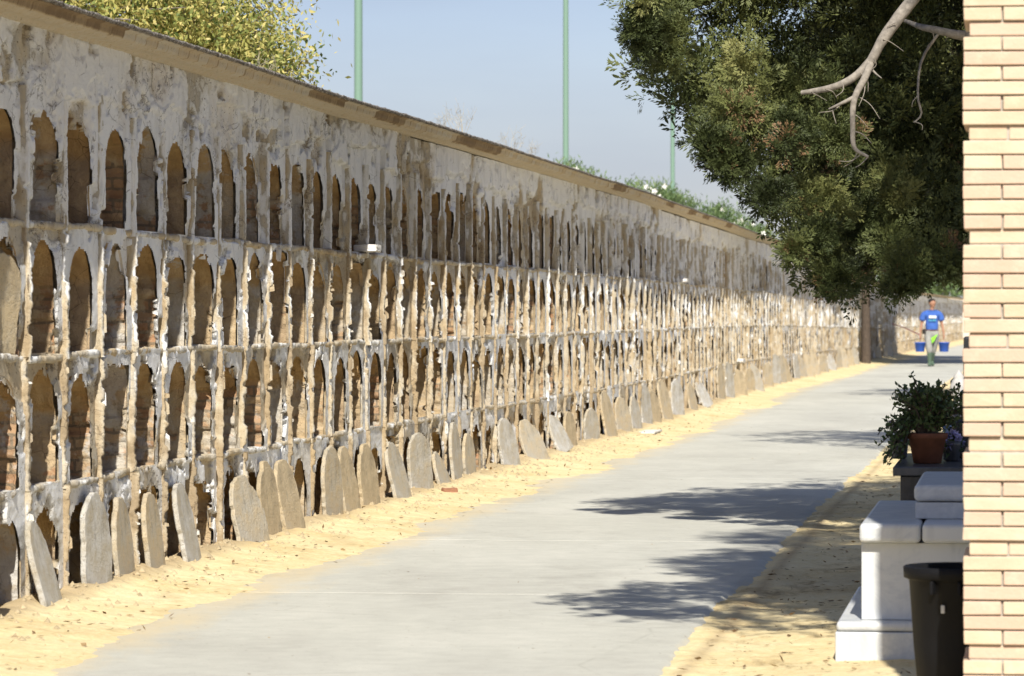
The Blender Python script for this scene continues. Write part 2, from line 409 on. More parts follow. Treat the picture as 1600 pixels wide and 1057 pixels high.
# niche interiors
def niche_mesh(nd, fine, r):
    c, hw, z0, top, spr = nd['c'], nd['hw']+.010, nd['z0']-.03, nd['top']+.015, nd['spr']+.01
    if nd['broken']: hw = .31
    ns = 34 if fine == 2 else (14 if fine == 1 else 5); na = 22 if fine == 2 else (12 if fine == 1 else 6)
    zs = np.linspace(z0, spr, ns)
    th = np.linspace(0, np.pi, na+2)[1:-1]
    if nd['broken']:
        ax = hw*np.sign(np.cos(th))*np.abs(np.cos(th))**.35; az = spr+(top-spr)*np.abs(np.sin(th))**.35
    else:
        ax = hw*np.cos(th); az = spr+(top-spr)*np.sin(th)
    fl = np.linspace(-hw, hw, 5)[1:-1]
    U = np.concatenate([np.full(ns, hw), ax, np.full(ns, -hw), fl]); Zp = np.concatenate([zs, az, zs[::-1], np.full(3, z0)])
    dep = -np.array([.012, .024, .036, .05, .064, .08, .1, .12, .14, .17, .21, .27, .36, .5]) if fine == 2 else -np.array([.015, .05, .09, .14, .25, .5])
    u, d = np.meshgrid(U, dep, indexing='ij'); zz, _ = np.meshgrid(Zp, dep, indexing='ij')
    k = len(U)
    amp = .022 if fine else .01
    crs = np.floor(zz/.055); jb = (_hash(crs, np.zeros_like(crs)+int(c*100), crs*0, 3)-.5)*(.034 if nd['brick'] > .6 else .006)
    disp = (fbm(u*9+c*5, d*14, zz*14, 71, 5)-.5)*amp*1.6+jb*(np.abs(u) > hw*.9)
    disp += (fbm(u*2+c*9, d*4, zz*4, 73, 2)-.5)*.015
    uu = u-np.sign(u)*disp; z2 = zz-disp*.6*(zz > spr)+(fbm(u*12, d*12, c, 72, 2)-.5)*.012
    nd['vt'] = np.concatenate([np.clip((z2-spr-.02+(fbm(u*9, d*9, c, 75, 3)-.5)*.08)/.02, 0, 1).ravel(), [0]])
    V = W(c+uu, d-nd['rec']-.006, np.maximum(z2, -.03)).reshape(-1, 3); nd_ = len(dep)
    i, j = np.meshgrid(np.arange(k), np.arange(nd_-1), indexing='ij')
    a = i*nd_+j; b = ((i+1) % k)*nd_+j
    Q = np.stack([a, b, b+1, a+1], -1).reshape(-1, 4)
    # back: fan of quads to a centre column
    cen = len(V); bc = W(c, -.53, (z0+top)/2).reshape(1, 3); V = np.vstack([V, bc])
    ii = np.arange(0, k-1, 2)
    B = np.stack([np.full(len(ii), cen), ii*nd_+nd_-1, (ii+1)*nd_+nd_-1, ((ii+2) % k)*nd_+nd_-1], -1)
    Q = np.vstack([Q, B])
    return V, Q
farV, farQ, fr, fb, off, fvt = [], [], [], [], 0, []
for j in range(NC):
    for r in range(4):
        nd = NI[j, r]; Dn = np.interp(nd['c'], SS, DD)
        fine = 2 if NEAR0 <= j < NEAR0+NEARC else (1 if Dn < 75 else 0)
        V, Q = niche_mesh(nd, fine, r)
        if fine == 2:
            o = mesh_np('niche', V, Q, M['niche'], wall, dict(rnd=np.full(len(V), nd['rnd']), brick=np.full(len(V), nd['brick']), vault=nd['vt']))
            o['group'] = 'burial niches nearest the camera'
        else:
            farV.append(V); farQ.append(Q+off); off += len(V); fr.append(np.full(len(V), nd['rnd'])); fb.append(np.full(len(V), nd['brick'])); fvt.append(nd['vt'])
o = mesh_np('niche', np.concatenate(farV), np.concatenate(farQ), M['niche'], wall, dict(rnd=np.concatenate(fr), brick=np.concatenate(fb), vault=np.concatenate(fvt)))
o['kind'] = 'stuff'

# dividers (ragged ribs of render between the niches)
def divider(sc, r, res, seedk):
    rg = random.Random(seedk*7+r)
    z0 = FLO[r]-.02; z1 = (FLO[r+1] if r < 3 else 2.36+rg.uniform(-.06, .04))
    proud = rg.uniform(.0, .006) if r == 3 else rg.uniform(.002, .020)
    if res < 2: proud = rg.uniform(.002, .022)+.003*(r < 3)
    if res < 1: proud = rg.uniform(.001, .026)
    w = rg.uniform(.008, .019)
    nz = {2: 62, 1: 22, 0: 9}[res]; nsd = {2: 7, 1: 3, 0: 1}[res]; nf = {2: 5, 1: 2, 0: 1}[res]
    Z = np.linspace(z0, z1, nz)
    # perimeter points: back-left -> front-left -> front-right -> back-right
    per = [(-w, -.10+(.10+proud)*t) for t in np.linspace(0, 1, nsd+1)] + [(-w+2*w*t, proud) for t in np.linspace(0, 1, nf+1)[1:]] + [(w, proud-(.10+proud)*t) for t in np.linspace(0, 1, nsd+1)[1:]]
    per = np.array(per); k = len(per)
    u = np.repeat(per[:, 0][:, None], nz, 1); n = np.repeat(per[:, 1][:, None], nz, 1); z = np.repeat(Z[None], k, 0)
    fr_ = np.clip((n+.10)/(.10+proud), 0, 1)
    rk = .3 if r == 3 else (.7 if res == 2 else .9)
    edge = rk*(fbm(sc*3.3+z*0, z*9, r, 81, 6)-.5)*.030+rk*(_hash(np.floor(z*90), z*0+int(sc*50), z*0, 5)-.5)*.010   # ragged front edge
    chunk = np.where(fbm(sc*5.1+u*0, z*11, r+4, 83, 3) > .62+.06*(r == 3), -.014, 0)
    n = n+(edge+chunk)*fr_**1.5
    u = u+(fbm(n*40, z*34, sc*3, 84, 4)-.5)*.016+(fbm(sc*3+z*0, z*2.2, r, 85, 2)-.5)*.012
    z = z+(fbm(n*20, z*20, sc, 86, 2)-.5)*.01
    V = W(sc+u, n, z).reshape(-1, 3); Q = grid_faces(k, nz)[:, ::-1]
    top = np.array([[a*nz+nz-1, (a+1)*nz+nz-1, (k-2-a)*nz+nz-1, (k-1-a)*nz+nz-1] for a in range(0, (k-1)//2)])
    Q = np.vstack([Q, top])
    pe = .30+(fbm(n*25, z*9, sc, 87, 4)-.5)*2.2-(fr_ > .9)*(.50 if r > 1 else .15)+(.30, .16, .08, .04)[r]-(.30 if r == 3 else 0)
    pe = pe.ravel(); nfl = (rg.choice((0, 1, 2, 4)) if r < 3 else rg.choice((0, 0, 1, 2))) if res else rg.choice((0, 0, 1))
    FV = []; FP = []
    for _ in range(nfl):        # curling sheets of render still clinging to the edges
        zc = rg.uniform(z0+.04, z1-.05); hh = rg.uniform(.015, .11); e = rg.uniform(.003, .016); sd = rg.choice((-1, 1)); u0 = sd*w*rg.uniform(.3, 1.1); n0 = proud-.014
        tk = rg.uniform(-.02, .02)
        FV.append(W([sc+u0, sc+u0+tk, sc+u0+tk*.6, sc+u0], [n0, n0+e+.014, n0+e*.8+.014, n0], [zc-hh/2, zc-hh*rg.uniform(.2, .45), zc+hh*rg.uniform(.15, .4), zc+hh/2])); FP.append([rg.uniform(-.35, .5)]*4)
    if FV:
        FV = np.concatenate(FV); Q = np.vstack([Q, np.arange(len(FV)).reshape(-1, 4)+len(V)]); V = np.vstack([V, FV]); pe = np.concatenate([pe, np.concatenate(FP)])
    return V, Q, pe, np.full(len(V), rg.random())
fV, fQ, fp, frn, off = [], [], [], [], 0
for j in range(NC+1):
    Dn = np.interp(sd_[j], SS, DD)
    res = 2 if Dn < 37 else (1 if Dn < 90 else 0)
    for r in range(4):
        V, Q, pe, rn = divider(sd_[j], r, res, j)
        if NEAR0 < j <= NEAR0+NEARC:
            o = mesh_np('divider', V, Q, M['rib'], wall, dict(peel=pe, rnd=rn)); o['group'] = 'dividers between the near niches'
        else:
            fV.append(V); fQ.append(Q+off); off += len(V); fp.append(pe); frn.append(rn)
o = mesh_np('divider', np.concatenate(fV), np.concatenate(fQ), M['rib'], wall, dict(peel=np.concatenate(fp), rnd=np.concatenate(frn)))
o['kind'] = 'stuff'

# ledges
for r in (1, 2, 3):
    e = []
    for D0, D1, ds in ((13.3, 32, .012), (32, 70, .03), (70, 212, .08)):
        e.append(np.arange(s_of_D(D0), s_of_D(D1), ds))
    S = np.concatenate(e)
    per = np.array([(-.10, .008), (-.06, .012), (-.03, .013), (-.012, .012), (-.008, .006), (-.008, -.006), (-.014, -.016), (-.05, -.02), (-.10, -.02)])
    k = len(per)
    s = np.repeat(S[None], k, 0); n = np.repeat(per[:, 0][:, None], len(S), 1); z = np.repeat(per[:, 1][:, None], len(S), 1)
    g = np.clip((n+.09)/.09, 0, 1)
    br = (fbm(s*6, r*3.1, 0, 91, 5)-.52)*.085+(_hash(np.floor(s*60), s*0+r, s*0, 9)-.5)*.010
    n = n+br*g; z = z*(1+.9*(fbm(s*9, n*9, r, 93, 2)-.5))+(fbm(s*1.1, 0, r, 94, 2)-.5)*.03+(fbm(s*40, n*40, r, 95, 3)-.5)*.014+FLO[r]
    V = W(s, n, z).reshape(-1, 3)
    mesh_np('ledge', V, grid_faces(k, len(S))[:, ::-1], M['ledge'], wall, dict(peel=(fbm(s*5, n*10, z, 96, 4)*1.8-.65).ravel(), rnd=np.full(V.shape[0], .5)))

# cornice and coping
def strip(name, per, dsn, mat, seed, jn, jz, tonef=None, zoff=0):
    S = np.concatenate([np.arange(s_of_D(13.3), s_of_D(40), dsn), np.arange(s_of_D(40), s_of_D(212), dsn*6)])
    per = np.array(per); k = len(per)
    if name == 'cornice': per[:, 1] = 2.716-(2.716-per[:, 1])*.78
    s = np.repeat(S[None], k, 0); n = np.repeat(per[:, 0][:, None], len(S), 1); z = np.repeat(per[:, 1][:, None], len(S), 1)
    sag = (fbm(S*.25, 0, 0, 101, 3)-.5)*.03
    n = n+(fbm(s*25, z*30, 0, seed, 3)-.5)*jn; z = z+(fbm(s*25, n*30, 1, seed+3, 3)-.5)*jz+sag[None]
    V = W(s, n, z).reshape(-1, 3); at = {}
    if tonef: at['tone'] = tonef(s, z).ravel()
    return mesh_np(name, V, grid_faces(k, len(S))[:, ::-1], mat, wall, at)
rt = random.Random(5); tones = {}
def tone_arr(s):
    k = np.floor(s/.26).astype(int); base = np.array([rt.random() for _ in range(900)])
    big = np.array([rt.random() for _ in range(300)])
    return .24*base[k % 900]+.62*(big[(k//5) % 300] > .70)
def cor_tone(s, z):
    kk = tone_arr(s); j = np.abs((s/.26) % 1-.5) > .47
    band = (z > 2.664)
    return np.where(band, kk+.45*j, .12)
strip('cornice', [(-.02, 2.612), (.010, 2.614), (.016, 2.622), (.018, 2.630), (.060, 2.633), (.080, 2.640), (.086, 2.648), (.108, 2.651), (.114, 2.665), (.117, 2.68), (.120, 2.70), (.140, 2.705), (.146, 2.714), (.0, 2.716)], .012, M['cornice'], 111, .008, .006, cor_tone)
strip('coping', [(.0, 2.714), (.154, 2.7135), (.161, 2.722), (.155, 2.733), (.06, 2.742), (-.05, 2.752), (-.30, 2.80), (-.9, 2.86), (-.9, 2.2), (-.9, 0)], .010, M['coping'], 121, .020, .012)
V = W([s_of_D(13.3), s_of_D(13.3), s_of_D(13.3), s_of_D(13.3)], [-.9, .0, .0, -.9], [0, 0, 2.7, 2.85]); Q = [[0, 1, 2, 3]]
mesh_np('end_wall', V, Q, M['face'], wall, dict(peel=[0]*4, rnd=[.5]*4))

# ---------------------------------------------------------------- ground
M['earth'] = simple('pale_earth', (.46, .37, .23), 1, .05, .25, 1.5)
bm = bmesh.new(); bmesh.ops.create_grid(bm, x_segments=8, y_segments=8, size=900)
g = bm_obj('ground', bm, M['earth'], loc=(0, 600, -.09)); tag(g, kind='structure')
Sg = np.concatenate([np.arange(s_of_D(13.2), s_of_D(45), .03), np.arange(s_of_D(45), s_of_D(90), .09), np.arange(s_of_D(90), s_of_D(225), .3)])
def sheet(name, ns, zf, mat, attrf=None, aname='foot'):
    s, n = np.meshgrid(Sg, ns, indexing='ij'); z = zf(s, n)
    V = W(s, n, 0)
    V[..., 2] = z
    at = {aname: attrf(s, n).ravel()} if attrf else {}
    o = mesh_np(name, V.reshape(-1, 3), grid_faces(len(Sg), len(ns))[:, ::-1], mat, None, at, smooth=True)
    tag(o, kind='structure'); return o
def z_left(s, n):
    e = .70+(fbm(s*.5, 0, 0, 131, 4)-.5)*.55+(fbm(s*5, n*5, 0, 132, 3)-.5)*.16
    h = .05*np.clip((e-n)/.55, -1.2, 1)
    h = h+.06*np.exp(-((n-.02)/.10)**2)*fbm(s*3, n*3, 0, 133, 2)
    h = h+(fbm(s*7, n*9, 0, 134, 4)-.5)*.020*np.clip((e-n)*5+.3, 0, 1)
    return h+.0
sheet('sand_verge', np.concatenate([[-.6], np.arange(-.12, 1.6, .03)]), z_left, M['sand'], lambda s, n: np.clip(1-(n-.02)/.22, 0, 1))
def z_right(s, n):
    e = 3.02+(fbm(s*.7, 0, 0, 141, 4)-.5)*.22
    return -.016+(fbm(s*5, n*7, 0, 142, 4)-.5)*.03+.014*np.clip((n-e-.3)/.5, 0, 1)+.02*np.exp(-((n-e-.08)/.07)**2)*fbm(s*9, n*9, 2, 143, 2)
sheet('sand_ground', np.concatenate([np.arange(2.7, 5.2, .035), [6, 8, 12, 30]]), z_right, M['sand_litter'], lambda s, n: np.clip(1-np.abs(n-3.12)/.10, 0, 1)*.7)
# concrete path: bays with joints
ns = np.arange(-.0, 1, 1/60.)
def path_obj():
    s, t_ = np.meshgrid(Sg, ns, indexing='ij')
    L = .30; R = 3.04+(fbm(s*.5, 0, 0, 151, 3)-.5)*.10+(fbm(s*6, 0, 0, 152, 3)-.5)*.05
    n = L+(R-L)*t_*60/59.
    jt = np.abs(((s+.2) % 4.6)-2.3) < .014
    z = (fbm(s*1.2, n*1.2, 0, 153, 2)-.5)*.006-jt*.012-.03*(t_ > 58.5/60)
    V = W(s, n, 0); V[..., 2] = z
    ed = np.clip(1-(n-.75)/.55, 0, 1)*.75+np.clip(1-(R-n)/.18, 0, 1)*.6+jt*.25
    o = mesh_np('path', V.reshape(-1, 3), grid_faces(len(Sg), len(ns))[:, ::-1], M['path'], None, dict(edge=ed.ravel()), smooth=True)
    tag(o, kind='structure')
path_obj()

# ---------------------------------------------------------------- leaf clouds
def leaves(C, Dv, Nv, Ln, Wd):
    """kite quads: C base, Dv unit direction, Nv approx normal"""
    Sd = np.cross(Dv, Nv); Sd /= np.linalg.norm(Sd, axis=1)[:, None]+1e-9
    Ln = np.asarray(Ln)[:, None]; Wd = np.asarray(Wd)[:, None]
    a = C; b = C+Dv*Ln*.45+Sd*Wd*.5; c = C+Dv*Ln; d = C+Dv*Ln*.45-Sd*Wd*.5
    V = np.stack([a, b, c, d], 1).reshape(-1, 3)
    Q = np.arange(len(V)).reshape(-1, 4); return V, Q
def unit(v): return v/(np.linalg.norm(v, axis=-1, keepdims=True)+1e-9)
def cyp_template(nspray, nleaf, rg):
    """a tuft: sprays fanning from a core, each spray a flat feather of small scale-leaves"""
    C, Dv, Nv = [], [], []
    for _ in range(nspray):
        d = unit(rg.normal(size=3)+np.array([0, 0, .45])); side = unit(np.cross(d, rg.normal(size=3)+1e-3)); nn = np.cross(d, side)
        o = d*rg.uniform(.15, .35)+rg.normal(size=3)*.12; L = rg.uniform(.45, .75)
        t = rg.random(nleaf)**.8; sg = np.where(rg.random(nleaf) < .5, -1, 1); w = rg.random(nleaf)*.30*(1-t*.75)
        c = o+d*(t*L)[:, None]+side*(sg*w)[:, None]+nn*(rg.normal(size=nleaf)*.025-.25*w)[:, None]
        dv = unit(d*.8+side*(sg*.6)[:, None]+rg.normal(size=(nleaf, 3))*.12)
        C.append(c); Dv.append(dv); Nv.append(unit(nn+rg.normal(size=(nleaf, 3))*.18))
    return np.concatenate(C), np.concatenate(Dv), np.concatenate(Nv)
def crown(name, centers, radii, tones, leaf, nspray, nleaf, mat, parent, seed=1):
    rg = np.random.default_rng(seed); temps = [cyp_template(nspray, nleaf, rg) for _ in range(6)]
    VV, RR = [], []
    for k, (c, r, tn) in enumerate(zip(centers, radii, tones)):
        C, Dv, Nv = temps[k % 6]
        a = rg.uniform(0, 2*np.pi); ca, sa = math.cos(a), math.sin(a)
        tl = rg.uniform(-.5, .5); ct, st = math.cos(tl), math.sin(tl)
        R = np.array([[ca, -sa, 0], [sa, ca, 0], [0, 0, 1]]) @ np.array([[1, 0, 0], [0, ct, -st], [0, st, ct]])
        n = len(C); ln = leaf*(.7+.6*rg.random(n))
        V, _ = leaves((C @ R.T)*r+c, Dv @ R.T, Nv @ R.T, ln, ln*.32)
        VV.append(V); RR.append(np.repeat(np.clip(tn+rg.normal(size=n)*.05, 0, 1 if tn > .9 else .9), 4))
    V = np.concatenate(VV)
    return mesh_np(name, V, np.arange(len(V)).reshape(-1, 4), mat, parent, dict(rnd=np.concatenate(RR)))
def inpoly(x, y, P):
    P = np.asarray(P, float); m = np.zeros(np.shape(x), bool); n = len(P); j = n-1
    for i in range(n):
        xi, yi = P[i]; xj, yj = P[j]
        c = ((yi > y) != (yj > y)) & (x < (xj-xi)*(y-yi)/(yj-yi+1e-12)+xi); m ^= c; j = i
    return m
def polydist(x, y, P):
    P = np.asarray(P, float); d = np.full(np.shape(x), 1e9)
    for a, b in zip(P, P[1:]):
        ab = b-a; t = np.clip(((x-a[0])*ab[0]+(y-a[1])*ab[1])/(ab @ ab), 0, 1)
        d = np.minimum(d, np.hypot(x-a[0]-t*ab[0], y-a[1]-t*ab[1]))
    return d
def tones_for(n, rg, dead=.06):
    t = rg.beta(2.2, 2.0, n)*.85; t[rg.random(n) < dead] = .98; return t

# main cypress: low-hanging crown over the right side of the path, ~25 m off
def main_cypress():
    rg = np.random.default_rng(42)
    D0 = 25.0; root = empty('cypress', (4.0, 25.6, 0)); ox = np.array([4.0, 25.6, 0])
    tag(root, 'big overhanging cypress with bare grey branches low over the right of the path', 'tree', 'cypress trees along the path')
    edge = [(925, -30), (955, 25), (975, 40), (950, 95), (955, 150), (975, 175), (1010, 185), (1050, 215), (1075, 250), (1115, 290), (1150, 330), (1185, 380), (1215, 420), (1250, 465), (1300, 495), (1340, 505), (1375, 488), (1395, 462), (1450, 456), (1530, 462)]
    P = [(px(x, D0), pz(y, D0)) for x, y in edge]
    poly = P+[(5.5, 1.8), (7.0, 3.2), (7.2, 6.5), (5.2, 9.5), (3.9, 8.4), (3.1, 6.2), (2.2, 4.6), (.8, 3.45)]
    n = 17000
    x = rg.uniform(.4, 7.3, n); z = rg.uniform(1.2, 9.6, n); k = inpoly(x, z, poly); x, z = x[k], z[k]
    d = polydist(x, z, P); dall = polydist(x, z, poly+[poly[0]])
    vis = (x < px(1560, D0)) & (z < 3.5)
    keep = vis | (rg.random(len(x)) < .12); x, z, d, dall, vis = x[keep], z[keep], d[keep], dall[keep], vis[keep]
    half = np.clip(.12+.75*dall, .12, 1.7)
    # the outer (lower left) limbs swing forward, the inner ones hang further back
    cy = 25.0-.9*np.exp(-(d/.55)**2)+.45*np.clip(d-.5, 0, 1.5)
    y = cy+half*rg.uniform(-1, 1, len(x))
    # inner hollow: nothing in front of the bare branches
    hol = (d > .80+.35*vnoise(x*1.5, z*1.5, 0, 8)) & (x < 3.3) & (z > 2.0) & (z < 3.5) & (rg.random(len(x)) < .93)
    HP = [(px(a, D0), pz(b, D0)) for a, b in ((985, -60), (1010, 15), (1090, 70), (1130, 110), (1260, 135), (1330, 160), (1395, 240), (1415, 330), (1400, 400), (1600, 400), (1600, -60))]
    hol = hol | (inpoly(x+.12*(vnoise(x*6, z*6, 0, 4)-.5), z, HP) & (y < 25.3) & (rg.random(len(x)) < .93))
    x, y, z, vis, dall = x[~hol], y[~hol], z[~hol], vis[~hol], dall[~hol]
    # clumping: gather tufts round limb nodes
    m = 170; nx = x[rg.integers(0, len(x), m)]; 
    idx = rg.permutation(len(x)); x, y, z, vis, dall = x[idx], y[idx], z[idx], vis[idx], dall[idx]
    Pp = np.stack([x, y, z], -1); nodes = Pp[:max(10, len(Pp)//16)]
    near = np.argmin(((Pp[:, None]-nodes[None])**2).sum(-1), 1); Pp = Pp+(nodes[near]-Pp)*.58
    near_t = tones_for(len(nodes), rg, 0)
    tn = np.clip(near_t[near]+rg.normal(size=len(Pp))*.08, 0, 1)
    tn = np.minimum(tn, .86); tn[rg.random(len(tn)) < .028] = .98
    v = vis
    rad = np.where(v, rg.uniform(.10, .20, len(Pp)), rg.uniform(.25, .42, len(Pp)))
    rad = np.where(v & (dall < .12), rad*.7, rad)
    V = Pp-ox
    crown('crown', V[v], rad[v], tn[v], .020, 12, 40, M['cyp'], root, 3)
    crown('crown', V[~v], rad[~v], tn[~v], .034, 11, 40, M['cyp'], root, 4)
    # canopy clumps added above the bare branches, out of the frame, to shade them
    xq = rg.uniform(1.7, 4.2, 520); zq = rg.uniform(3.6, 5.6, 520); yq = rg.uniform(23.3, 25.6, 520); kq = (zq > EYE+505*yq/F+.42) & (xq > 1.6+.6*(zq-4)); Q3 = np.stack([xq, yq, zq], -1)[kq]
    crown('crown', Q3-ox, rg.uniform(.22, .36, len(Q3)), rg.uniform(.2, .7, len(Q3)), .034, 10, 30, M['cyp'], root, 6)
    # dense core behind the outer sprays, leaf colours darkened to stand for shade
    xc = rg.uniform(.4, 6.5, 5200); zc = rg.uniform(1.3, 6.5, 5200); dd_ = polydist(xc, zc, P); kc = inpoly(xc, zc, poly) & (dd_ > .14) & ((zc < 4.0) | (rg.random(5200) < .25)); xc, zc, dd_ = xc[kc], zc[kc], dd_[kc]
    kf_ = (xc < 3.6) | (rg.random(len(xc)) < .35); xc, zc, dd_ = xc[kf_], zc[kf_], dd_[kf_]
    yc = 24.9+.35*np.clip(dd_, 0, 2)+rg.uniform(0, 1, len(xc))*np.clip(dd_*1.3, .1, 1.6)
    crown('crown', np.stack([xc, yc, zc], -1)-ox, rg.uniform(.16, .26, len(xc)), rg.uniform(.1, .6, len(xc)), .036, 10, 26, M['cyp'], root, 5)
    # trunk and limbs
    def L(pts, r0, r1, nn=22): 
        p = spline(pts, nn); w = np.array([fbm(q[0]*3, q[1]*3, q[2]*3, 5, 2)-.5 for q in p]); p = p+w[:, None]*min(.05, r0*1.1)
        rad_ = np.linspace(r0, r1, nn)*(.85+.3*np.array([vnoise(q[0]*9, q[1]*9, q[2]*9, 6) for q in p])); return tube_np(p-ox, rad_, 9)
    tv, tq = join_np([L([(4.0, 25.6, -.1), (3.95, 25.6, 2.2), (4.05, 25.7, 4.5), (3.9, 25.6, 8.2)], .24, .07)])
    mesh_np('trunk', tv, tq, M['bark'], root, smooth=True)
    def ip(x, y, D): return (px(x, D), D, pz(y, D))
    limbs = [L([ip(1640, -330, 25), ip(1520, -130, 24.2), ip(1425, 0, 23.6), ip(1385, 55, 23.5), ip(1362, 95, 23.5)], .05, .029, 30),
             L([ip(1362, 95, 23.5), ip(1335, 120, 23.5), ip(1300, 137, 23.5), ip(1252, 146, 23.6)], .030, .014),
             L([ip(1362, 95, 23.5), ip(1353, 120, 23.45), ip(1336, 155, 23.4), ip(1332, 200, 23.4), ip(1334, 232, 23.4), ip(1356, 246, 23.4)], .026, .009),
             L([ip(1338, 150, 23.4), ip(1318, 160, 23.4), ip(1296, 170, 23.45)], .014, .005, 10),
             L([ip(1362, 108, 23.5), ip(1370, 116, 23.45), ip(1378, 122, 23.4)], .008, .003, 8),
             L([ip(1640, 75, 25.0), ip(1560, 60, 24.4), ip(1500, 52, 24.0), ip(1440, 44, 24.0), ip(1405, 30, 24.3)], .05, .008, 20),
             L([ip(1470, 48, 24.2), ip(1440, 95, 24.2), ip(1434, 150, 24.1), ip(1440, 178, 24.1), ip(1428, 192, 24.1)], .010, .004, 12),
             L([(3.95, 25.6, 2.6), (3.0, 26.2, 2.7), (2.0, 25.9, 2.5), (1.2, 25.4, 2.45)], .05, .012),
             L([(3.95, 25.6, 3.4), (3.0, 26.3, 3.6), (1.8, 26.0, 3.5), (.9, 25.4, 3.2)], .05, .012),
             L([(3.95, 25.6, 2.2), (3.1, 25.9, 2.1), (2.3, 25.6, 1.7)], .05, .015)]
    bases = [(1400, 35), (1380, 62), (1366, 92), (1345, 114), (1318, 132), (1290, 140), (1268, 145), (1352, 122), (1340, 150), (1333, 178), (1332, 205), (1340, 238), (1356, 246), (1480, 50), (1455, 46), (1434, 150), (1428, 190), (1300, 168), (1318, 160), (1345, 242)]
    tw = []
    for bx_, by_ in bases:
        a = rg.uniform(.2, 2.6); ln_ = rg.uniform(14, 46); dD = rg.uniform(-.12, .12)
        q1 = (bx_+math.cos(a)*ln_*.5+rg.normal()*3, by_+math.sin(a)*ln_*.5); q2 = (bx_+math.cos(a+.3)*ln_+rg.normal()*4, by_+math.sin(a+.3)*ln_)
        Db = 23.45 if bx_ < 1420 else 24.1
        limbs.append(L([ip(bx_, by_, Db), ip(*q1, Db+dD*.5), ip(*q2, Db+dD)], .0042, .0014, 8))
    for v, q in limbs: mesh_np('limb', v, q, M['bark'], root, smooth=True)
main_cypress()
def cypress(label, bx, by, cen, rad3, n, crad, leaf, seed, trunk_h, trunk_r, ns=9, nl=14, keepf=None, name='cypress', group='cypress trees along the path', lean=0):
    rg = np.random.default_rng(seed); root = empty(name, (bx, by, 0)); tag(root, label, 'tree', group); ox = np.array([bx, by, 0])
    u = unit(rg.normal(size=(n, 3))); r = rg.random(n)**(1/2.4)
    lump = .72+.5*fbm(u[:, 0]*2+seed, u[:, 1]*2, u[:, 2]*2, seed, 3)
    Pp = np.array(cen)+u*(r*lump)[:, None]*np.array(rad3)
    if keepf is not None: Pp = Pp[keepf(Pp)]
    nodes = Pp[:max(8, len(Pp)//8)]; nr = np.argmin(((Pp[:, None]-nodes[None])**2).sum(-1), 1); Pp = Pp+(nodes[nr]-Pp)*.3
    tn = np.clip(tones_for(len(nodes), rg, .03)[nr]+rg.normal(size=len(Pp))*.06, 0, .9)
    crown('crown', Pp-ox, rg.uniform(crad*.7, crad*1.3, len(Pp)), tn, leaf, ns, nl, M['cyp'], root, seed)
    p = spline([(0, 0, -.1), (lean*.3, .02, trunk_h*.4), (lean, 0, trunk_h)], 16)
    v, q = tube_np(p, np.linspace(trunk_r, trunk_r*.35, 16), 10); mesh_np('trunk', v, q, M['bark_dark'], root, smooth=True)
    for k in range(5):
        a = rg.uniform(0, 2*np.pi); z0 = cen[2]-rad3[2]*.7+k*rad3[2]*.28
        e = np.array([cen[0]-bx+math.cos(a)*rad3[0]*.7, cen[1]-by+math.sin(a)*rad3[1]*.7, z0+rad3[2]*.3])
        v, q = tube_np(spline([(lean*z0/trunk_h, 0, z0), (e[0]*.5, e[1]*.5, z0+.1), e], 10), np.linspace(trunk_r*.35, .015, 10), 7)
        mesh_np('limb', v, q, M['bark_dark'], root, smooth=True)
    return root
# the nearest tree: its crown hangs just above the frame, its shade falls on the path
def kf(P):
    x, y, z = P.T
    ok = (z > EYE+505*y/F+.62)
    ok &= (x > np.where(z > 4.4, .66+.16*(z-4.4)+.5*vnoise(z*1.3, y*1.3, 0, 3), .34)) & (y > 13.2)
    return ok
cypress('cypress rooted behind the brick pier with its crown above the picture', 3.3, 14.9, (2.6, 14.8, 5.4), (2.9, 1.8, 3.9), 2600, .27, .045, 101, 5.5, .2, ns=10, nl=30, keepf=kf)
cypress('tall unseen cypress added further right behind the brick pier to shade the overhanging crown', 4.9, 15.6, (4.1, 15.4, 9.2), (2.0, 1.7, 4.6), 1300, .30, .055, 111, 11, .2, ns=10, nl=24, keepf=lambda P: (P[:, 2] > EYE+505*P[:, 1]/F+.55) & (P[:, 0] > 2.15))  # unseen tree added so its shade darkens the right of the overhanging crown
cypress('cypress behind the big overhanging one, partly hidden by its crown', 6.6, 38.5, (5.9, 38.5, 4.6), (3.0, 2.2, 3.6), 1000, .36, .05, 102, 7, .22, ns=10, nl=26, keepf=lambda P: P[:, 2] > 1.98)
cypress('dark cypress further down the right of the path beyond two others', 9.8, 64, (9.0, 64, 5.2), (3.2, 3.0, 4.2), 700, .50, .08, 103, 8, .25, ns=10, nl=22, keepf=lambda P: P[:, 2] > 2.35)
cypress('cypress with a bare dark trunk standing at the foot of the niche wall', px(1353, 108), 108, (11.2, 108, 7.0), (4.2, 4.0, 4.9), 520, .85, .24, 104, 9, .135, keepf=lambda P: P[:, 2] > 2.15)
cypress('thin dark trunked cypress just behind the trunk at the wall foot', px(1366, 119), 119, (12.4, 119.5, 7.0), (3.6, 3.5, 4.6), 330, .85, .24, 105, 9, .12, keepf=lambda P: P[:, 2] > 2.5, lean=-.25)

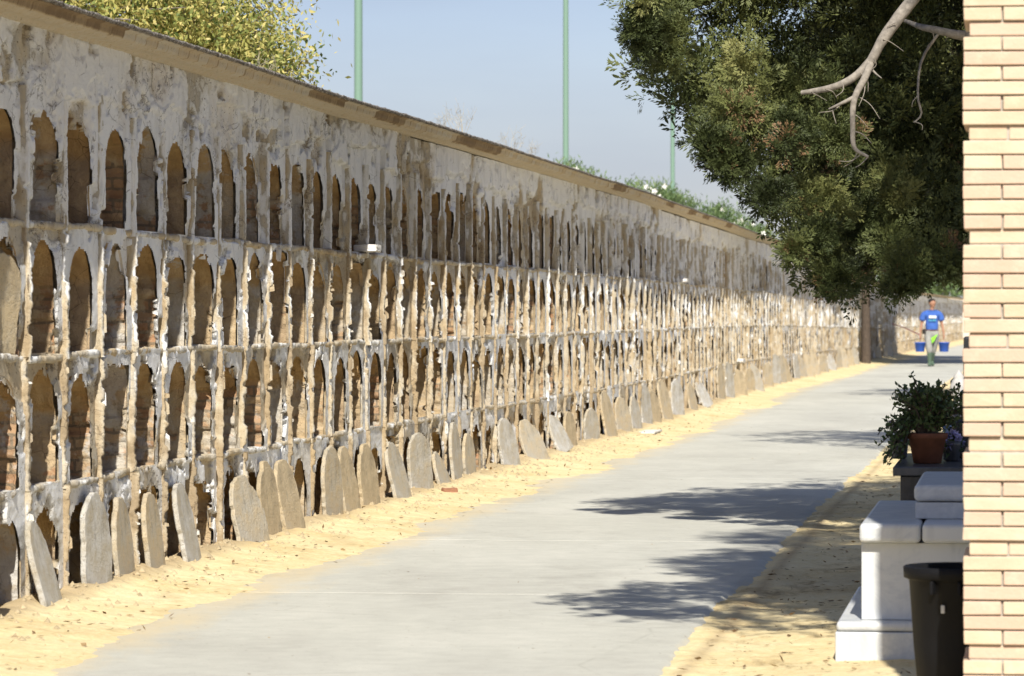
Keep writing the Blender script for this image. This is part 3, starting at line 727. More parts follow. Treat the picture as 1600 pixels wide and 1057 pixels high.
# yellowing tree beyond the wall, upper left
def leafy(name, label, root_xy, blobs, nleaf, ln, wd, mat, seed, trunkh, tr, droop=.5, group=None, flowers=None, cat='tree', bark='bark', twig=True):
    rg = np.random.default_rng(seed); root = empty(name, (root_xy[0], root_xy[1], 0)); tag(root, label, cat, group)
    ox = np.array([root_xy[0], root_xy[1], 0]); VV, RR = [], []; twigs = []
    for (c, r, share) in blobs:
        m = int(nleaf*share); tw = max(12, m//45); u = unit(rg.normal(size=(tw, 3))); rad = rg.random(tw)**.45
        lump = .65+.7*fbm(u[:, 0]*2.5+seed, u[:, 1]*2.5, u[:, 2]*2.5, seed, 3)
        T = np.array(c)+u*(rad*lump)[:, None]*np.array(r)
        for t_ in T[::3]:
            d = unit(t_-np.array(c)+np.array([0, 0, .2])); twigs.append(tube_np(np.array([t_-d*.35*r[2]/1.6, t_-d*.1, t_+d*.12])-ox, np.array([.010, .006, .003])*max(1, ln/.07), 4))
        own = rg.integers(0, tw, m); tone = np.clip(rg.beta(2, 2, tw), 0, 1)
        sp = ln*(3.0 if cat == 'tree' else 1.1)
        C = T[own]+rg.normal(size=(m, 3))*np.array([sp, sp, sp*.8])
        Dv = unit(rg.normal(size=(m, 3))*.7+np.array([0, 0, -droop])); Nv = unit(rg.normal(size=(m, 3)))
        L = ln*(.6+.7*rg.random(m)); V, _ = leaves(C-ox, Dv, Nv, L, L*wd)
        VV.append(V); RR.append(np.repeat(np.clip(tone[own]*.7+rg.random(m)*.35, 0, 1), 4))
    V = np.concatenate(VV); mesh_np('crown', V, np.arange(len(V)).reshape(-1, 4), mat, root, dict(rnd=np.concatenate(RR)))
    if twig: v, q = join_np(twigs); mesh_np('twigs', v, q, M[bark], root)['kind'] = 'stuff'
    tp = [tube_np(spline([(0, 0, -.1), (.05, .05, trunkh*.5), (-.05, 0, trunkh)], 12), np.linspace(tr, tr*.5, 12), 9)]
    mesh_np('trunk', *join_np(tp), M[bark], root, smooth=True)
    for (c, r, share) in blobs:
        e = np.array(c)-ox
        v, q = tube_np(spline([(0, 0, trunkh*.85), (e[0]*.5, e[1]*.5, trunkh+(e[2]-trunkh)*.4), e], 12), np.linspace(tr*.5, .02, 12), 7)
        mesh_np('limb', v, q, M[bark], root, smooth=True)
    if flowers:
        FV = []; n = flowers
        for (c, r, share) in blobs:
            m = int(n*share); u = unit(rg.normal(size=(m, 3))+np.array([0, -.6, .5])); C = np.array(c)+u*np.array(r)*(.75+.3*rg.random(m))[:, None]
            for k in range(5):
                a = 2*np.pi*k/5; d = unit(np.stack([np.full(m, math.cos(a)), rg.normal(size=m)*.3-.2, np.full(m, math.sin(a))], -1))
                V, _ = leaves(C-ox, d, np.tile([0, -1., .2], (m, 1)), np.full(m, .08), np.full(m, .06)); FV.append(V)
        V = np.concatenate(FV); mesh_np('flowers', V, np.arange(len(V)).reshape(-1, 4), M['petal'], root)['kind'] = 'stuff'
    return root
M['petal'] = simple('white_petal', (.78, .76, .72), .7, .2, .05)
leafy('hackberry_tree', 'tree with yellowing green leaves rising behind the left end of the niche wall', (-3.9, 32.5), [((-3.5, 32, 3.9), (1.15, 1.4, 1.1), .34), ((-2.55, 32, 3.62), (.72, 1.0, .62), .20), ((-2.05, 31.6, 3.25), (.38, .6, .36), .08), ((-4.6, 32.5, 4.4), (1.4, 1.6, 1.5), .22), ((-3.3, 32.5, 5.2), (1.5, 1.6, 1.2), .17)], 85000, .052, .42, M['yel'], 9, 2.9, .16)
for k, (x0, y0, D, w, lab) in enumerate([(890, 262, 82, .75, 'white flowering oleander above the wall at the foot of the middle mast'), (950, 292, 84, .6, 'low oleander tuft above the wall between two white flowering bushes'), (1010, 288, 88, 1.0, 'oleander with upright pale green shoots left of the farthest mast'), (1085, 318, 90, 1.15, 'broad white flowering oleander just below the farthest mast'), (1150, 345, 94, .9, 'oleander half hidden behind the hanging cypress boughs')]):
    zc = pz(y0, D); X = px(x0, D)
    leafy('oleander', lab, (X, D), [((X, D, zc-.55), (w, 1.0, .55), .5), ((X-.2, D, zc-1.5), (w*1.2, 1.2, .9), .35), ((X+w*.5, D, zc-.6), (w*.5, .6, .4), .15)], 15000, .11, .24, M['ole'], 20+k, 1.2, .06, droop=-.9, group='oleanders behind the wall', flowers=40, cat='shrub', twig=False)

# ---------------------------------------------------------------- floodlight masts behind the wall
M['mast'] = simple('pale_green_paint', (.17, .28, .215), .5, .4, .05)
for X0, wpx, D, lab in ((560, 12.5, 125, 'pale green lighting mast, the thickest and leftmost, behind the wall'), (884, 8.5, 178, 'middle one of three pale green masts behind the wall'), (1051, 6.5, 232, 'farthest and thinnest pale green mast, near the cypress boughs')):
    r = wpx*D/F/2; Rt = empty('lighting_mast', (px(X0, D), D, 0)); tag(Rt, lab, 'mast', 'lighting masts behind the wall')
    hh = 24+D*.05
    bm = bmesh.new(); lathe(bm, [(r*1.15, 0), (r*1.08, hh*.2), (r, hh*.4), (r*.8, hh*.8), (r*.7, hh)], 20, cap=True); bm_obj('pole', bm, M['mast'], Rt, smooth=True)
    bm = bmesh.new(); box(bm, -1.6, 1.6, -.3, .3, hh, hh+.12, .02); bm_obj('crossbar', bm, M['mast'], Rt)
    for q in (-1.2, 0, 1.2):
        bm = bmesh.new(); box(bm, q-.25, q+.25, -.35, -.1, hh+.12, hh+.55, .04); bm_obj('floodlight', bm, M['mast'], Rt)

# ---------------------------------------------------------------- fallen slabs leaning on the wall foot
def slab_mesh(w, h, th, seed, chip=0, flat=False):
    rg = np.random.default_rng(seed); spr = h-w*.55
    pts = [(-w/2, 0), (-w/2, spr*.33), (-w/2, spr*.66), (-w/2, spr)]
    if flat: pts = [(-w/2, 0), (-w/2, h*.5), (-w/2, h), (0, h), (w/2, h), (w/2, h*.5), (w/2, 0), (0, 0)]
    else:
        for a in np.linspace(np.pi, 0, 27)[1:-1]: pts.append((w/2*math.cos(a), spr+(h-spr)*math.sin(a)**.9))
        pts += [(w/2, spr), (w/2, spr*.66), (w/2, spr*.33), (w/2, 0), (0, 0)]
    P = np.array(pts)
    # densify
    Pd = []
    for a, b in zip(P, np.vstack([P[1:], P[:1]])):
        m = max(1, int(np.hypot(*(b-a))/.025))
        for k in range(m): Pd.append(a+(b-a)*k/m)
    P = np.array(Pd); P = P+(rg.random(P.shape)-.5)*.012; P = P+(np.stack([fbm(P[:, 0]*14, P[:, 1]*14, seed, q, 3) for q in (1, 2)], -1)-.5)*.02
    if chip:
        m = np.hypot(P[:, 0]-w/2*chip, P[:, 1]-h*.9) < w*.35; P[m] = P[m]*.93
    bm = bmesh.new(); vs = [bm.verts.new((x, -th/2, z)) for x, z in P]; f = bm.faces.new(vs)
    r = bmesh.ops.extrude_face_region(bm, geom=[f]); 
    for v in r['geom']:
        if isinstance(v, bmesh.types.BMVert): v.co.y += th
    bmesh.ops.recalc_face_normals(bm, faces=bm.faces)
    es = [e for e in bm.edges if abs(e.verts[0].co.y-e.verts[1].co.y) < 1e-5]
    bmesh.ops.bevel(bm, geom=es, offset=.005, segments=1, affect='EDGES')
    return bm
def put_slab(xb, xt, yt, yb, wpx, label, w=.40, seed=1, nb=.13, flat=False, group='fallen slabs leaning along the wall foot', th=.027, chip=0):
    s = s_of_px(xb, nb); P = W(s, nb, 0); D = P[1]; k = F/D
    h = min(.62, max(.2, (yb-yt)/k*1.03)); aw = min(.95, max(.12, (wpx*.84)/k/w))
    shf = (xb-xt)/k*1.7+random.Random(seed+5).uniform(-.01, .05); lean = math.asin(min(.42, max(.05, shf/h)))
    nb = .03+h*math.sin(lean)*.8; s = s_of_px(xb, nb); P = W(s, nb, 0)
    a = math.asin(aw)                          # angle between slab plane and line of sight
    view = math.atan2(P[0], P[1]); yaw_dir = view+a            # slab plane heading, from +Y towards +X
    ta = tang(s)
    # plane heading psi; width axis = (sin psi, cos psi); normal points to camera side
    psi = min(yaw_dir, ta+1.0)
    bm = slab_mesh(w, h, th, seed, chip, flat)
    wx = Vector((math.sin(psi), math.cos(psi), 0)); nm = Vector((math.cos(psi), -math.sin(psi), 0))
    up = (Vector((0, 0, 1))*math.cos(lean)-nm*math.sin(lean))
    # roll: tilt in the picture plane achieved within the slab plane
    rl = random.Random(seed).uniform(-.07, .07)-(.22 if shf/h > .38 else 0)
    u2 = up*math.cos(rl)+wx*math.sin(rl); w2 = wx*math.cos(rl)-up*math.sin(rl)
    n2 = u2.cross(w2)
    mt = Matrix((w2, -n2, u2)).transposed().to_4x4()
    o = bm_obj('gravestone', bm, M['slab']); zb = abs(math.sin(rl))*w/2
    mt.translation = Vector((P[0], P[1], zb+.015)); o.matrix_world = mt
    tag(o, label, 'gravestone', group); return o
SL = [
 (84, 70, 816, 956, 30, 'narrow tilted slab standing at the wall foot, first from the left edge'),
 (152, 149, 787, 943, 50, 'broad grey round topped slab facing the path, second from the left edge'),
 (197, 190, 785, 924, 30, 'pale narrow slab right of the broad grey one near the left edge'),
 (245, 240, 777, 906, 28, 'upright pale slab with a black gap on its left, fourth from the left edge'),
 (303, 291, 758, 890, 26, 'thin slab tilted left below the sixth column of niches'),
 (398, 385, 752, 866, 56, 'large round topped tan slab turned towards the path, widest on the left'),
 (425, 420, 731, 854, 34, 'tall tan slab squeezed between the widest slab and a tilted one'),
 (462, 448, 726, 845, 36, 'thick slab tilted to the left with a pale edge, right of the tall tan one'),
 (521, 517, 703, 821, 34, 'pointed tan slab with a dark arch shadow above its tip'),
 (551, 548, 701, 811, 28, 'rough mottled slab, left one of a touching pair below the wall'),
 (580, 574, 696, 802, 32, 'smooth tan slab, right one of a touching pair below the wall'),
 (632, 620, 688, 785, 28, 'pale slab tilted left against a light grey oval one'),
 (659, 655, 681, 776, 42, 'light grey oval slab, the palest in the middle of the wall'),
 (697, 690, 696, 755, 20, 'short slab leaning over a dark gap beside a red brick fragment'),
 (716, 715, 655, 751, 18, 'tall narrow slab standing straight just right of the brick fragment'),
 (735, 732, 674, 746, 20, 'tan slab set back between two dividers, right of the tall narrow one'),
 (800, 796, 652, 733, 32, 'pale grey upright slab with a rounded top, alone before a dark gap'),
 (843, 832, 655, 727, 40, 'dark grey slab tilted left, largest in the middle distance'),
 (886, 868, 650, 711, 28, 'white edged slab leaning steeply left against a second one'),
 (893, 890, 645, 706, 20, 'tan slab behind the steeply leaning white edged one'),
 (957, 951, 613, 690, 20, 'tall thin slab tilted left with a black gap on its left in the distance'),
 (976, 973, 626, 685, 28, 'wide pale slab standing beside the tall thin tilted one'),
 (996, 990, 625, 680, 18, 'narrow brown slab right of the wide pale slab in the distance'),
 (1085, 1081, 600, 648, 14, 'narrow slab before a black gap, left of the last tilted slab'),
 (1108, 1099, 596, 639, 18, 'last large tilted slab before the wall fades into the distance'),
]
for k, (xb, xt, yt, yb, wp, lb) in enumerate(SL): put_slab(xb, xt, yt, yb, wp, lb, seed=k+1, nb=.12+.03*(k % 3), chip=(0, 1, -1, 0)[k % 4], w=.40+.02*(k % 3-1))
rs = random.Random(31)
for k, x in enumerate([925, 1012, 1026, 1045, 1060, 1128, 1142, 1158, 1172, 1186, 1200, 1212, 1224, 1233, 1246, 1256, 1266, 1276, 1284, 1292, 1302, 1311, 1320, 1330, 1338, 1372, 1384, 1392, 1400, 1410]):
    nb = .13; s = s_of_px(x, nb); P = W(s, nb, 0); kk = F/P[1]; hp = rs.uniform(.36, .58)*kk; yb = HY+EYE*kk
    put_slab(x, x-rs.uniform(-.02, .16)*hp, yb-hp, yb, rs.uniform(.12, .26)*kk, 'small weathered slab in the distant row leaning along the foot of the wall', seed=50+k, nb=nb, group='far slabs leaning along the wall foot')
# slabs and fragments resting in or on the niches
def frag(name, label, cat, s, n, z, size, mat, rz=0, rx=0, group=None):
    bm = bmesh.new(); box(bm, -size[0]/2, size[0]/2, -size[1]/2, size[1]/2, 0, size[2], min(size)*.15, 1)
    bmesh.ops.subdivide_edges(bm, edges=bm.edges, cuts=2, use_grid_fill=True)
    for v in bm.verts: v.co += Vector((random.uniform(-1, 1), random.uniform(-1, 1), random.uniform(-1, 1)))*min(size)*.07
    P = W(s, n, z); o = bm_obj(name, bm, mat, loc=tuple(P), rot=(rx, 0, -tang(s)+rz)); tag(o, label, cat, group); return o
M['chalk'] = simple('white_plaster_lump', (.66, .64, .60), .95, .1, .2, 12)
frag('plaster_chunk', 'white plaster chunk lying on the ledge below a top row niche', 'plaster chunk', s_of_px(574, 0), -.0, 1.765, (.16, .22, .05), M['chalk'])
frag('plaster_chunk', 'white plaster chunk on the upper ledge in the distance', 'plaster chunk', s_of_px(1065, 0), .0, 1.765, (.16, .3, .05), M['chalk'])
frag('plaster_chunk', 'white plaster chunk on the lowest ledge in the distance', 'plaster chunk', s_of_px(1153, 0), .02, .575, (.16, .5, .05), M['chalk'])
frag('brick_fragment', 'red brick fragment on the sand at the wall foot', 'brick', s_of_px(696, .22), .25, .03, (.11, .06, .04), simple('red_brick', (.30, .15, .09), .9), .5)
frag('plaster_chunk', 'flat pale board lying on the sand by the distant slabs', 'plaster chunk', s_of_px(1012, .25), .28, .03, (.18, .9, .02), M['chalk'])
def niche_slab(j, r, label, off=.05, lean=.12):
    nd = NI[j, r]; s = nd['c']+off; bm = slab_mesh(.36, .45, .04, 90+j*4+r)
    P = W(s, -.10, nd['z0']-.015); a = tang(s)+.35
    o = bm_obj('gravestone', bm, M['slab'], loc=tuple(P), rot=(lean, 0, math.pi/2-a)); tag(o, label, 'gravestone', 'slabs left inside niches')
niche_slab(4, 2, 'grey slab left inside a second row niche at the left edge')
# pale sliver at the left edge
bm = bmesh.new(); box(bm, -.012, .012, -.25, .25, 0, .57, .004)
o = bm_obj('white_panel', bm, simple('white_marble', (.80, .80, .79), .4, .4, .03), loc=(px(-66, 17.1), 17.1, 0), rot=(0, 0, math.radians(45)))
tag(o, 'plain white panel standing upright at the left edge in front of the wall', 'panel')

# ---------------------------------------------------------------- litter on the sand
def litter(name, n, nr, sr, seed, zf, sz=(.015, .05)):
    rg = np.random.default_rng(seed); s = sr[0]+(sr[1]-sr[0])*rg.random(n)**1.3; nn = rg.uniform(*nr, n)
    P = W(s, nn, 0); P[:, 2] = zf(s, nn)+.006
    d = unit(np.stack([rg.normal(size=n), rg.normal(size=n), rg.normal(size=n)*.15], -1)); L = rg.uniform(*sz, n)
    V, Q = leaves(P, d, np.tile([0, 0, 1.], (n, 1))+rg.normal(size=(n, 3))*.3, L, L*rg.uniform(.08, .5, n))
    o = mesh_np(name, V, Q, M['litter'], None, dict(rnd=np.repeat(rg.random(n), 4))); tag(o, 'dry leaf scraps and twigs strewn over the sand', 'leaf litter', kind='stuff'); return o
litter('leaf_litter', 1300, (.02, .75), (s_of_D(14), s_of_D(60)), 1, z_left)
litter('leaf_litter', 2600, (3.1, 4.6), (s_of_D(14), s_of_D(50)), 2, z_right)
litter('leaf_litter', 260, (.8, 3.0), (s_of_D(14), s_of_D(70)), 3, lambda s, n: s*0+.002, (.008, .02))
def stones(n, seed):
    rg = np.random.default_rng(seed); parts = []
    base = np.array([(1, 0, 0), (0, 1, 0), (-1, 0, 0), (0, -1, 0), (0, 0, 1)], float)
    for _ in range(n):
        s = rg.uniform(s_of_D(14), s_of_D(45)); nn = rg.random()**2*.45+.02; r = rg.uniform(.004, .022)
        p = W(s, nn, 0); p[2] = float(z_left(np.array([s]), np.array([nn]))[0]); v = base*r*rg.uniform(.6, 1.3, (5, 3)); a = rg.uniform(0, 6)
        v = v @ np.array([[math.cos(a), -math.sin(a), 0], [math.sin(a), math.cos(a), 0], [0, 0, 1]])
        parts.append((v+p, np.array([[0, 1, 4, 4], [1, 2, 4, 4], [2, 3, 4, 4], [3, 0, 4, 4]])[:, :3]))
    V, Q = join_np(parts); o = mesh_np('rubble', V, Q, M['earth']); tag(o, 'crumbs of fallen plaster along the foot of the wall', 'rubble', kind='stuff')
stones(900, 4)
# dry weeds on the wall top
M['straw'] = simple('dry_straw', (.50, .44, .32), .9, .1, .15)
for k, (x, yt, w, lab) in enumerate([(722, 172, .25, 'wispy dry weed on the coping above the middle of the wall'), (692, 185, .15, 'dry weed with forked stems left of the pale grass tuft on the coping'), (803, 213, .30, 'pale tuft of dry grass fanning out on the wall top'), (835, 225, .12, 'short dry stalk on the wall top right of the grass tuft'), (415, 92, .1, 'small dry sprig on the coping below the yellowing tree')]):
    s = s_of_px(x, -.15); P = W(s, -.15, 2.76); kk = F/P[1]; h = pz(yt, P[1])-2.74; rg = np.random.default_rng(60+k); parts = []
    for q in range(9 if w > .2 else 5):
        a = rg.uniform(0, 6.3); rr_ = rg.uniform(.1, 1)*w*.6; e = np.array([math.cos(a)*rr_, math.sin(a)*rr_, h*rg.uniform(.55, 1)])
        parts.append(tube_np(spline([(0, 0, -.03), e*.5+rg.normal(size=3)*.02, e], 8), np.linspace(.0018, .0009, 8), 3))
        for b in range(5):
            f = rg.uniform(.5, 1); st = e*f; parts.append(tube_np(np.array([st, st+rg.normal(size=3)*.02+[0, 0, .02], st+rg.normal(size=3)*.035+[0, 0, .05]]), .0009, 3))
    v, q = join_np(parts); o = mesh_np('dry_weed', v, q, M['straw'], loc=tuple(P)); tag(o, lab, 'weed', 'dry weeds on the wall top')

# ---------------------------------------------------------------- brick pier on the right
def pier():
    D0 = 13.1; X0 = px(1505, D0); root = empty('brick_pier', (X0, D0, 0), -math.atan(.128))
    tag(root, 'pale yellow brick pier with recessed courses filling the right edge', 'brick pier')
    ch = 23.2*D0/F; top = 8.2; wd = 1.6; dp = .55; nc = int(top/ch)  # unseen upper height raised so the pier's shadow reaches the potted plant
    z_ref = pz(35, D0)      # underside of a proud course: the next lower one is recessed
    VV, QQ, RR = [], [], []; off = 0; rg = random.Random(3)
    def cuboid(x0, x1, y0, y1, z0, z1, r):
        nonlocal off
        b = bmesh.new(); box(b, x0, x1, y0, y1, z0, z1, .0035, 2); b.verts.ensure_lookup_table()
        v = np.array([q.co[:] for q in b.verts]); v = v+(np.array([fbm(v[:, 0]*30, v[:, 1]*30, v[:, 2]*40, k, 2) for k in (1, 2, 3)]).T-.5)*.0035
        b.verts.index_update()
        for f in b.faces:
            ix = [q.index for q in f.verts]
            if len(ix) == 3: ix.append(ix[2])
            QQ.append([i+off for i in ix[:4]])
        VV.append(v); RR.append(np.full(len(v), r)); off += len(v); b.free()
    bm0 = z_ref-ch*200
    for c in range(-2, nc+3):
        # course index relative to reference recess
        zt = z_ref-ch*round((z_ref-0)/ch)+c*ch
        if zt < .02 or zt-ch > top: continue
        m = int(round((z_ref-zt)/ch)) % 7; rec = .019 if m == 0 else 0.0
        x = rec; k = c % 2; first = True
        while x < wd:
            x1 = min(wd, x+(.1283 if k else .266))
            jx = rg.uniform(-.0015, .0015); jy = rg.uniform(-.0015, .002)
            cuboid(x+jx, x1-.006+jx, rec*.7+jy, rec*.7+.1+jy, zt-ch+.005, zt, rg.random())
            x = x1; first = False
            if k: k = 1
        # side face bricks
        y = rec*.7+.102
        while y < dp:
            y1 = min(dp, y+.262); cuboid(rec, rec+.1, y+.004, y1-.004, zt-ch+.0065, zt, rg.random()); y = y1
    me = bpy.data.meshes.new('bricks'); V = np.concatenate(VV)
    me.from_pydata(V.tolist(), [], [q if q[2] != q[3] else q[:3] for q in QQ]); at = me.attributes.new('rnd', 'FLOAT', 'POINT'); at.data.foreach_set('value', np.concatenate(RR).astype(np.float32))
    me.materials.append(M['brick']); o = bpy.data.objects.new('bricks', me); COL.objects.link(o); o.parent = root
    b = bmesh.new(); box(b, .021, wd-.01, .019, dp-.01, 0, top-.01); bm_obj('mortar', b, M['mortar'], root)
    b = bmesh.new(); box(b, -.03, wd+.03, -.03, dp+.03, top, top+.06, .01); bm_obj('cap', b, M['mortar'], root)
pier()

# ---------------------------------------------------------------- graves on the right
def marble(name, base, vein, rough):
    t = NT(name, rough, .5); n = t.noise(3, 8, .7, dist=1.2); c = t.ramp(n, [(.42, base), (.5, vein), (.56, base)])
    d = t.ramp(t.noise(1, 5, .6, t.map((14, 14, 2))), [(.5, 0.0), (.75, 1.0)]); c = t.mix(t.math('MULTIPLY', d, .35), c, tuple(x*.6 for x in base))
    t.col(c); t.bump(t.noise(60, 3), .15, .003); return t.m
M['marble'] = marble('white_marble_tomb', (.62, .63, .62), (.52, .54, .55), .4)
M['granite'] = marble('black_granite', (.020, .021, .024), (.035, .036, .04), .22)
M['granite_grey'] = marble('dark_grey_granite', (.05, .055, .06), (.08, .08, .085), .3)
rzp = -math.atan(.125)
D = 15.77; root = empty('marble_tomb', (px(1305, D), D, -.02), rzp)
tag(root, 'white marble raised tomb with stepped lid, standing on the sand behind the black bin', 'tomb')
def part(name, args, mat, root, bev=.01, seg=3):
    b = bmesh.new(); box(b, *args, bev, seg)
    return bm_obj(name, b, mat, root, smooth=False)
part('plinth', (0, 1.05, 0, 2.1, 0, .125), M['marble'], root, .006)
part('plinth_moulding', (.004, 1.046, .004, 2.096, .127, .165), M['marble'], root, .016)
part('body', (.098, .95, .10, 2.0, .166, .468), M['marble'], root, .004)
part('cap', (.092, .33, .045, 2.05, .470, .545), M['marble'], root, .018, 3)
part('cap', (.335, .98, .045, 2.05, .470, .545), M['marble'], root, .018, 3)
part('upper_block', (.30, .86, .42, 1.8, .546, .612), M['marble'], root, .004)
part('lid', (.295, .87, .41, 1.82, .616, .682), M['marble'], root, .02, 3)
# bin
def bin_():
    Db = 13.95; R = .205; cx = px(1412, Db)+R; root = empty('litter_bin', (cx, Db, -.02)); tag(root, 'black ribbed plastic bin in front of the white tomb', 'bin')
    m = simple('black_plastic', (.008, .008, .009), .6, .15, .1, 8)
    t = 1.0; zt = pz(884, Db)+.02
    n = 72; prof = [(.140, 0), (.150, .01), (.168, zt*.45), (.186, zt*.9), (.192, zt-.045), (.204, zt-.04), (.206, zt-.004), (.200, zt), (.190, zt-.006), (.184, zt-.04), (.160, zt*.5), (.13, .02)]
    b = bmesh.new(); rings = []
    for r, z in prof:
        rings.append([b.verts.new(((r+(.003 if (k % 6) < 2 and .02 < z < zt-.06 else 0))*math.cos(2*math.pi*k/n), (r+(.003 if (k % 6) < 2 and .02 < z < zt-.06 else 0))*math.sin(2*math.pi*k/n), z)) for k in range(n)])
    for a, c in zip(rings, rings[1:]):
        for k in range(n): b.faces.new((a[k], a[(k+1) % n], c[(k+1) % n], c[k]))
    b.faces.new(rings[-1]); b.faces.new(rings[0][::-1])
    bm_obj('body', b, m, root, smooth=True)
    for ang in (-128, -100, -52):
        b = bmesh.new(); a = math.radians(ang)
        box(b, -.006, .006, -.012, .012, -.045, .0, .003)
        o = bm_obj('rim_gusset', b, m, root, loc=(.197*math.cos(a), .197*math.sin(a), zt-.045), rot=(0, 0, a+math.pi/2))
    b = bmesh.new(); box(b, -.007, .007, -.002, .002, -.014, .014, .0015, 1)
    a = math.radians(-118); bm_obj('sticker', b, simple('worn_sticker', (.5, .5, .48), .6), root, loc=(.187*math.cos(a), .187*math.sin(a), zt*.72), rot=(.05, 0, a+math.pi/2))
bin_()
# black granite tomb with potted plant
D = 19.3; root = empty('granite_tomb', (px(1395, D), D, -.02), rzp)
tag(root, 'low black granite tomb carrying a potted jade plant behind the white tomb', 'tomb')
zt = pz(730, D)+.02
part('body', (.035, .9, .035, 1.9, 0, zt-.045), M['granite'], root, .004)
part('top_slab', (0, .94, 0, 1.95, zt-.043, zt), M['granite_grey'], root, .006)
part('headstone', (.265, .86, 1.15, 1.24, zt+.001, zt+.20), M['granite'], root, .02, 3)
def pot_plant():
    Dp = 19.75; X = px(1449, Dp); z0 = zt-.02+.0015
    root = empty('potted_plant', (X, Dp, z0)); tag(root, 'bushy jade plant spilling from a terracotta pot on the black tomb', 'potted plant')
    b = bmesh.new(); lathe(b, [(.062, 0), (.068, .002), (.090, .118), (.098, .120), (.101, .145), (.096, .148), (.086, .140), (.06, .13)], 32, cap=True)
    bm_obj('pot', b, simple('terracotta', (.17, .07, .04), .9, .2, .2, 15), root, smooth=True)
    rg = np.random.default_rng(8); st = []; LV = []; RR = []
    tips = []
    for k in range(110):
        a = rg.uniform(0, 2*np.pi); h = rg.uniform(.03, .26); rad = rg.uniform(.04, .20)
        e = np.array([math.cos(a)*rad+.02, math.sin(a)*rad*.8, .13+h]); tips.append(e)
    for k in range(26):
        e = np.array([rg.uniform(-.25, -.12), rg.uniform(-.10, .04), rg.uniform(-.02, .24)]); tips.append(e)
    tips.append(np.array([-.075, 0, .43])); tips.append(np.array([-.14, -.02, .0])); tips.append(np.array([.07, 0, .40])); tips.append(np.array([-.19, -.02, .03]))
    for e in tips:
        m = np.array([e[0]*.45, e[1]*.45, .13+max(.04, (e[2]-.13)*.55)+.03])
        p = spline([(e[0]*.1, e[1]*.1, .12), m, e], 14); st.append(tube_np(p, np.linspace(.006, .0025, 14), 5))
        for f in range(4, 14):
            for q in range(3 if f > 7 else 1):
                c = p[f]+rg.normal(size=3)*.006; d = unit(rg.normal(size=3)+np.array([0, 0, .45])); L = rg.uniform(.020, .034)
                V, _ = leaves(c[None], d[None], unit(rg.normal(size=3))[None], [L], [L*.62]); LV.append(V); RR += [rg.random()]*4
    v, q = join_np(st); mesh_np('stems', v, q, M['bark_dark'], root)
    V = np.concatenate(LV); mesh_np('leaves', V, np.arange(len(V)).reshape(-1, 4), M['jade'], root, dict(rnd=RR))
pot_plant()
def bouquet(name, loc, col, r, n, label, seed, stem=.12):
    rg = np.random.default_rng(seed); root = empty(name, loc); tag(root, label, 'flowers', 'grave flowers on the right')
    VV, st, LV = [], [], []
    for _ in range(n):
        c = np.array([rg.normal()*r*.5, rg.normal()*r*.4, stem+rg.random()*r*1.6]); st.append(tube_np(np.array([(0, 0, 0), c*[.5, .5, .6], c]), .0025, 4))
        for k in range(14):
            d = unit(rg.normal(size=3)); V, _ = leaves(c[None], d[None], unit(rg.normal(size=3))[None], [.028], [.02]); VV.append(V)
        for k in range(4):
            d = unit(rg.normal(size=3)); V, _ = leaves((c*.7)[None], d[None], unit(rg.normal(size=3))[None], [.06], [.018]); LV.append(V)
    V = np.concatenate(VV); mesh_np('blossoms', V, np.arange(len(V)).reshape(-1, 4), simple(name+'_petal', col, .7, .2), root)
    V = np.concatenate(LV); mesh_np('leaves', V, np.arange(len(V)).reshape(-1, 4), M['jade'], root, dict(rnd=rg.random(len(V))))
    v, q = join_np(st); mesh_np('stems', v, q, M['jade'], root, dict(rnd=[.2]*len(v)))
    b = bmesh.new(); lathe(b, [(.03, -.0), (.04, .01), (.045, .08), (.05, .1), (.042, .1), (.03, .02)], 16, cap=True); bm_obj('vase', b, M['granite_grey'], root, smooth=True)
bouquet('flower_vase', (px(1405, 20.4), 20.4, zt-.02), (.42, .34, .55), .045, 9, 'pale lilac flowers at the left of the jade plant', 1)
bouquet('flower_vase', (px(1487, 20.05), 20.05, zt-.02), (.40, .38, .62), .05, 14, 'blue violet flowers right of the terracotta pot', 2, .06)
# further graves along the right of the path
def grave(label, X, D, w, h, hh, mat, head=.1, seed=0, back=.5):
    root = empty('granite_grave', (X, D, -.02), rzp); tag(root, label, 'grave', 'graves along the right of the path')
    part('body', (0, w, 0, 1.9, 0, h), mat, root, .008); part('top_slab', (-.03, w+.03, -.03, 1.93, h+.001, h+.05), mat, root, .01)
    part('headstone', (.1, w-.1, 1.6, 1.72, h+.051, h+hh), mat, root, .03, 4); return root
grave('dark grave with a stone urn, just past the potted jade plant', px(1470, 27), 27, 1.0, .38, .45, M['granite'])
grave('dark grave further along, behind the grave with the lilac vase', px(1484, 37), 37, 1.1, .45, .5, M['granite'])
grave('farthest dark grave on the right, in tree shade', px(1489, 47), 47, 1.2, .55, .55, M['granite'])
Du = 37.4; b = bmesh.new(); lathe(b, [(.05, 0), (.06, .02), (.03, .05), (.07, .12), (.085, .19), (.06, .25), (.045, .27), (.05, .29), (.02, .33), (0.004, .35)], 20, cap=True)
o = bm_obj('stone_urn', b, simple('pale_stone', (.45, .44, .42), .8), loc=(px(1488, Du)+.06, Du, .482), smooth=True); tag(o, 'pale stone urn standing on a dark grave at the right', 'urn')
bouquet('flower_vase', (px(1492, 27.3), 27.3, .412), (.60, .55, .62), .08, 16, 'pale pink flowers on the dark grave beyond the jade plant', 4)
bouquet('flower_vase', (px(1483, 27.25), 27.25, .412), (.25, .36, .55), .07, 14, 'pale blue flowers on the dark grave beyond the jade plant', 5, .1)

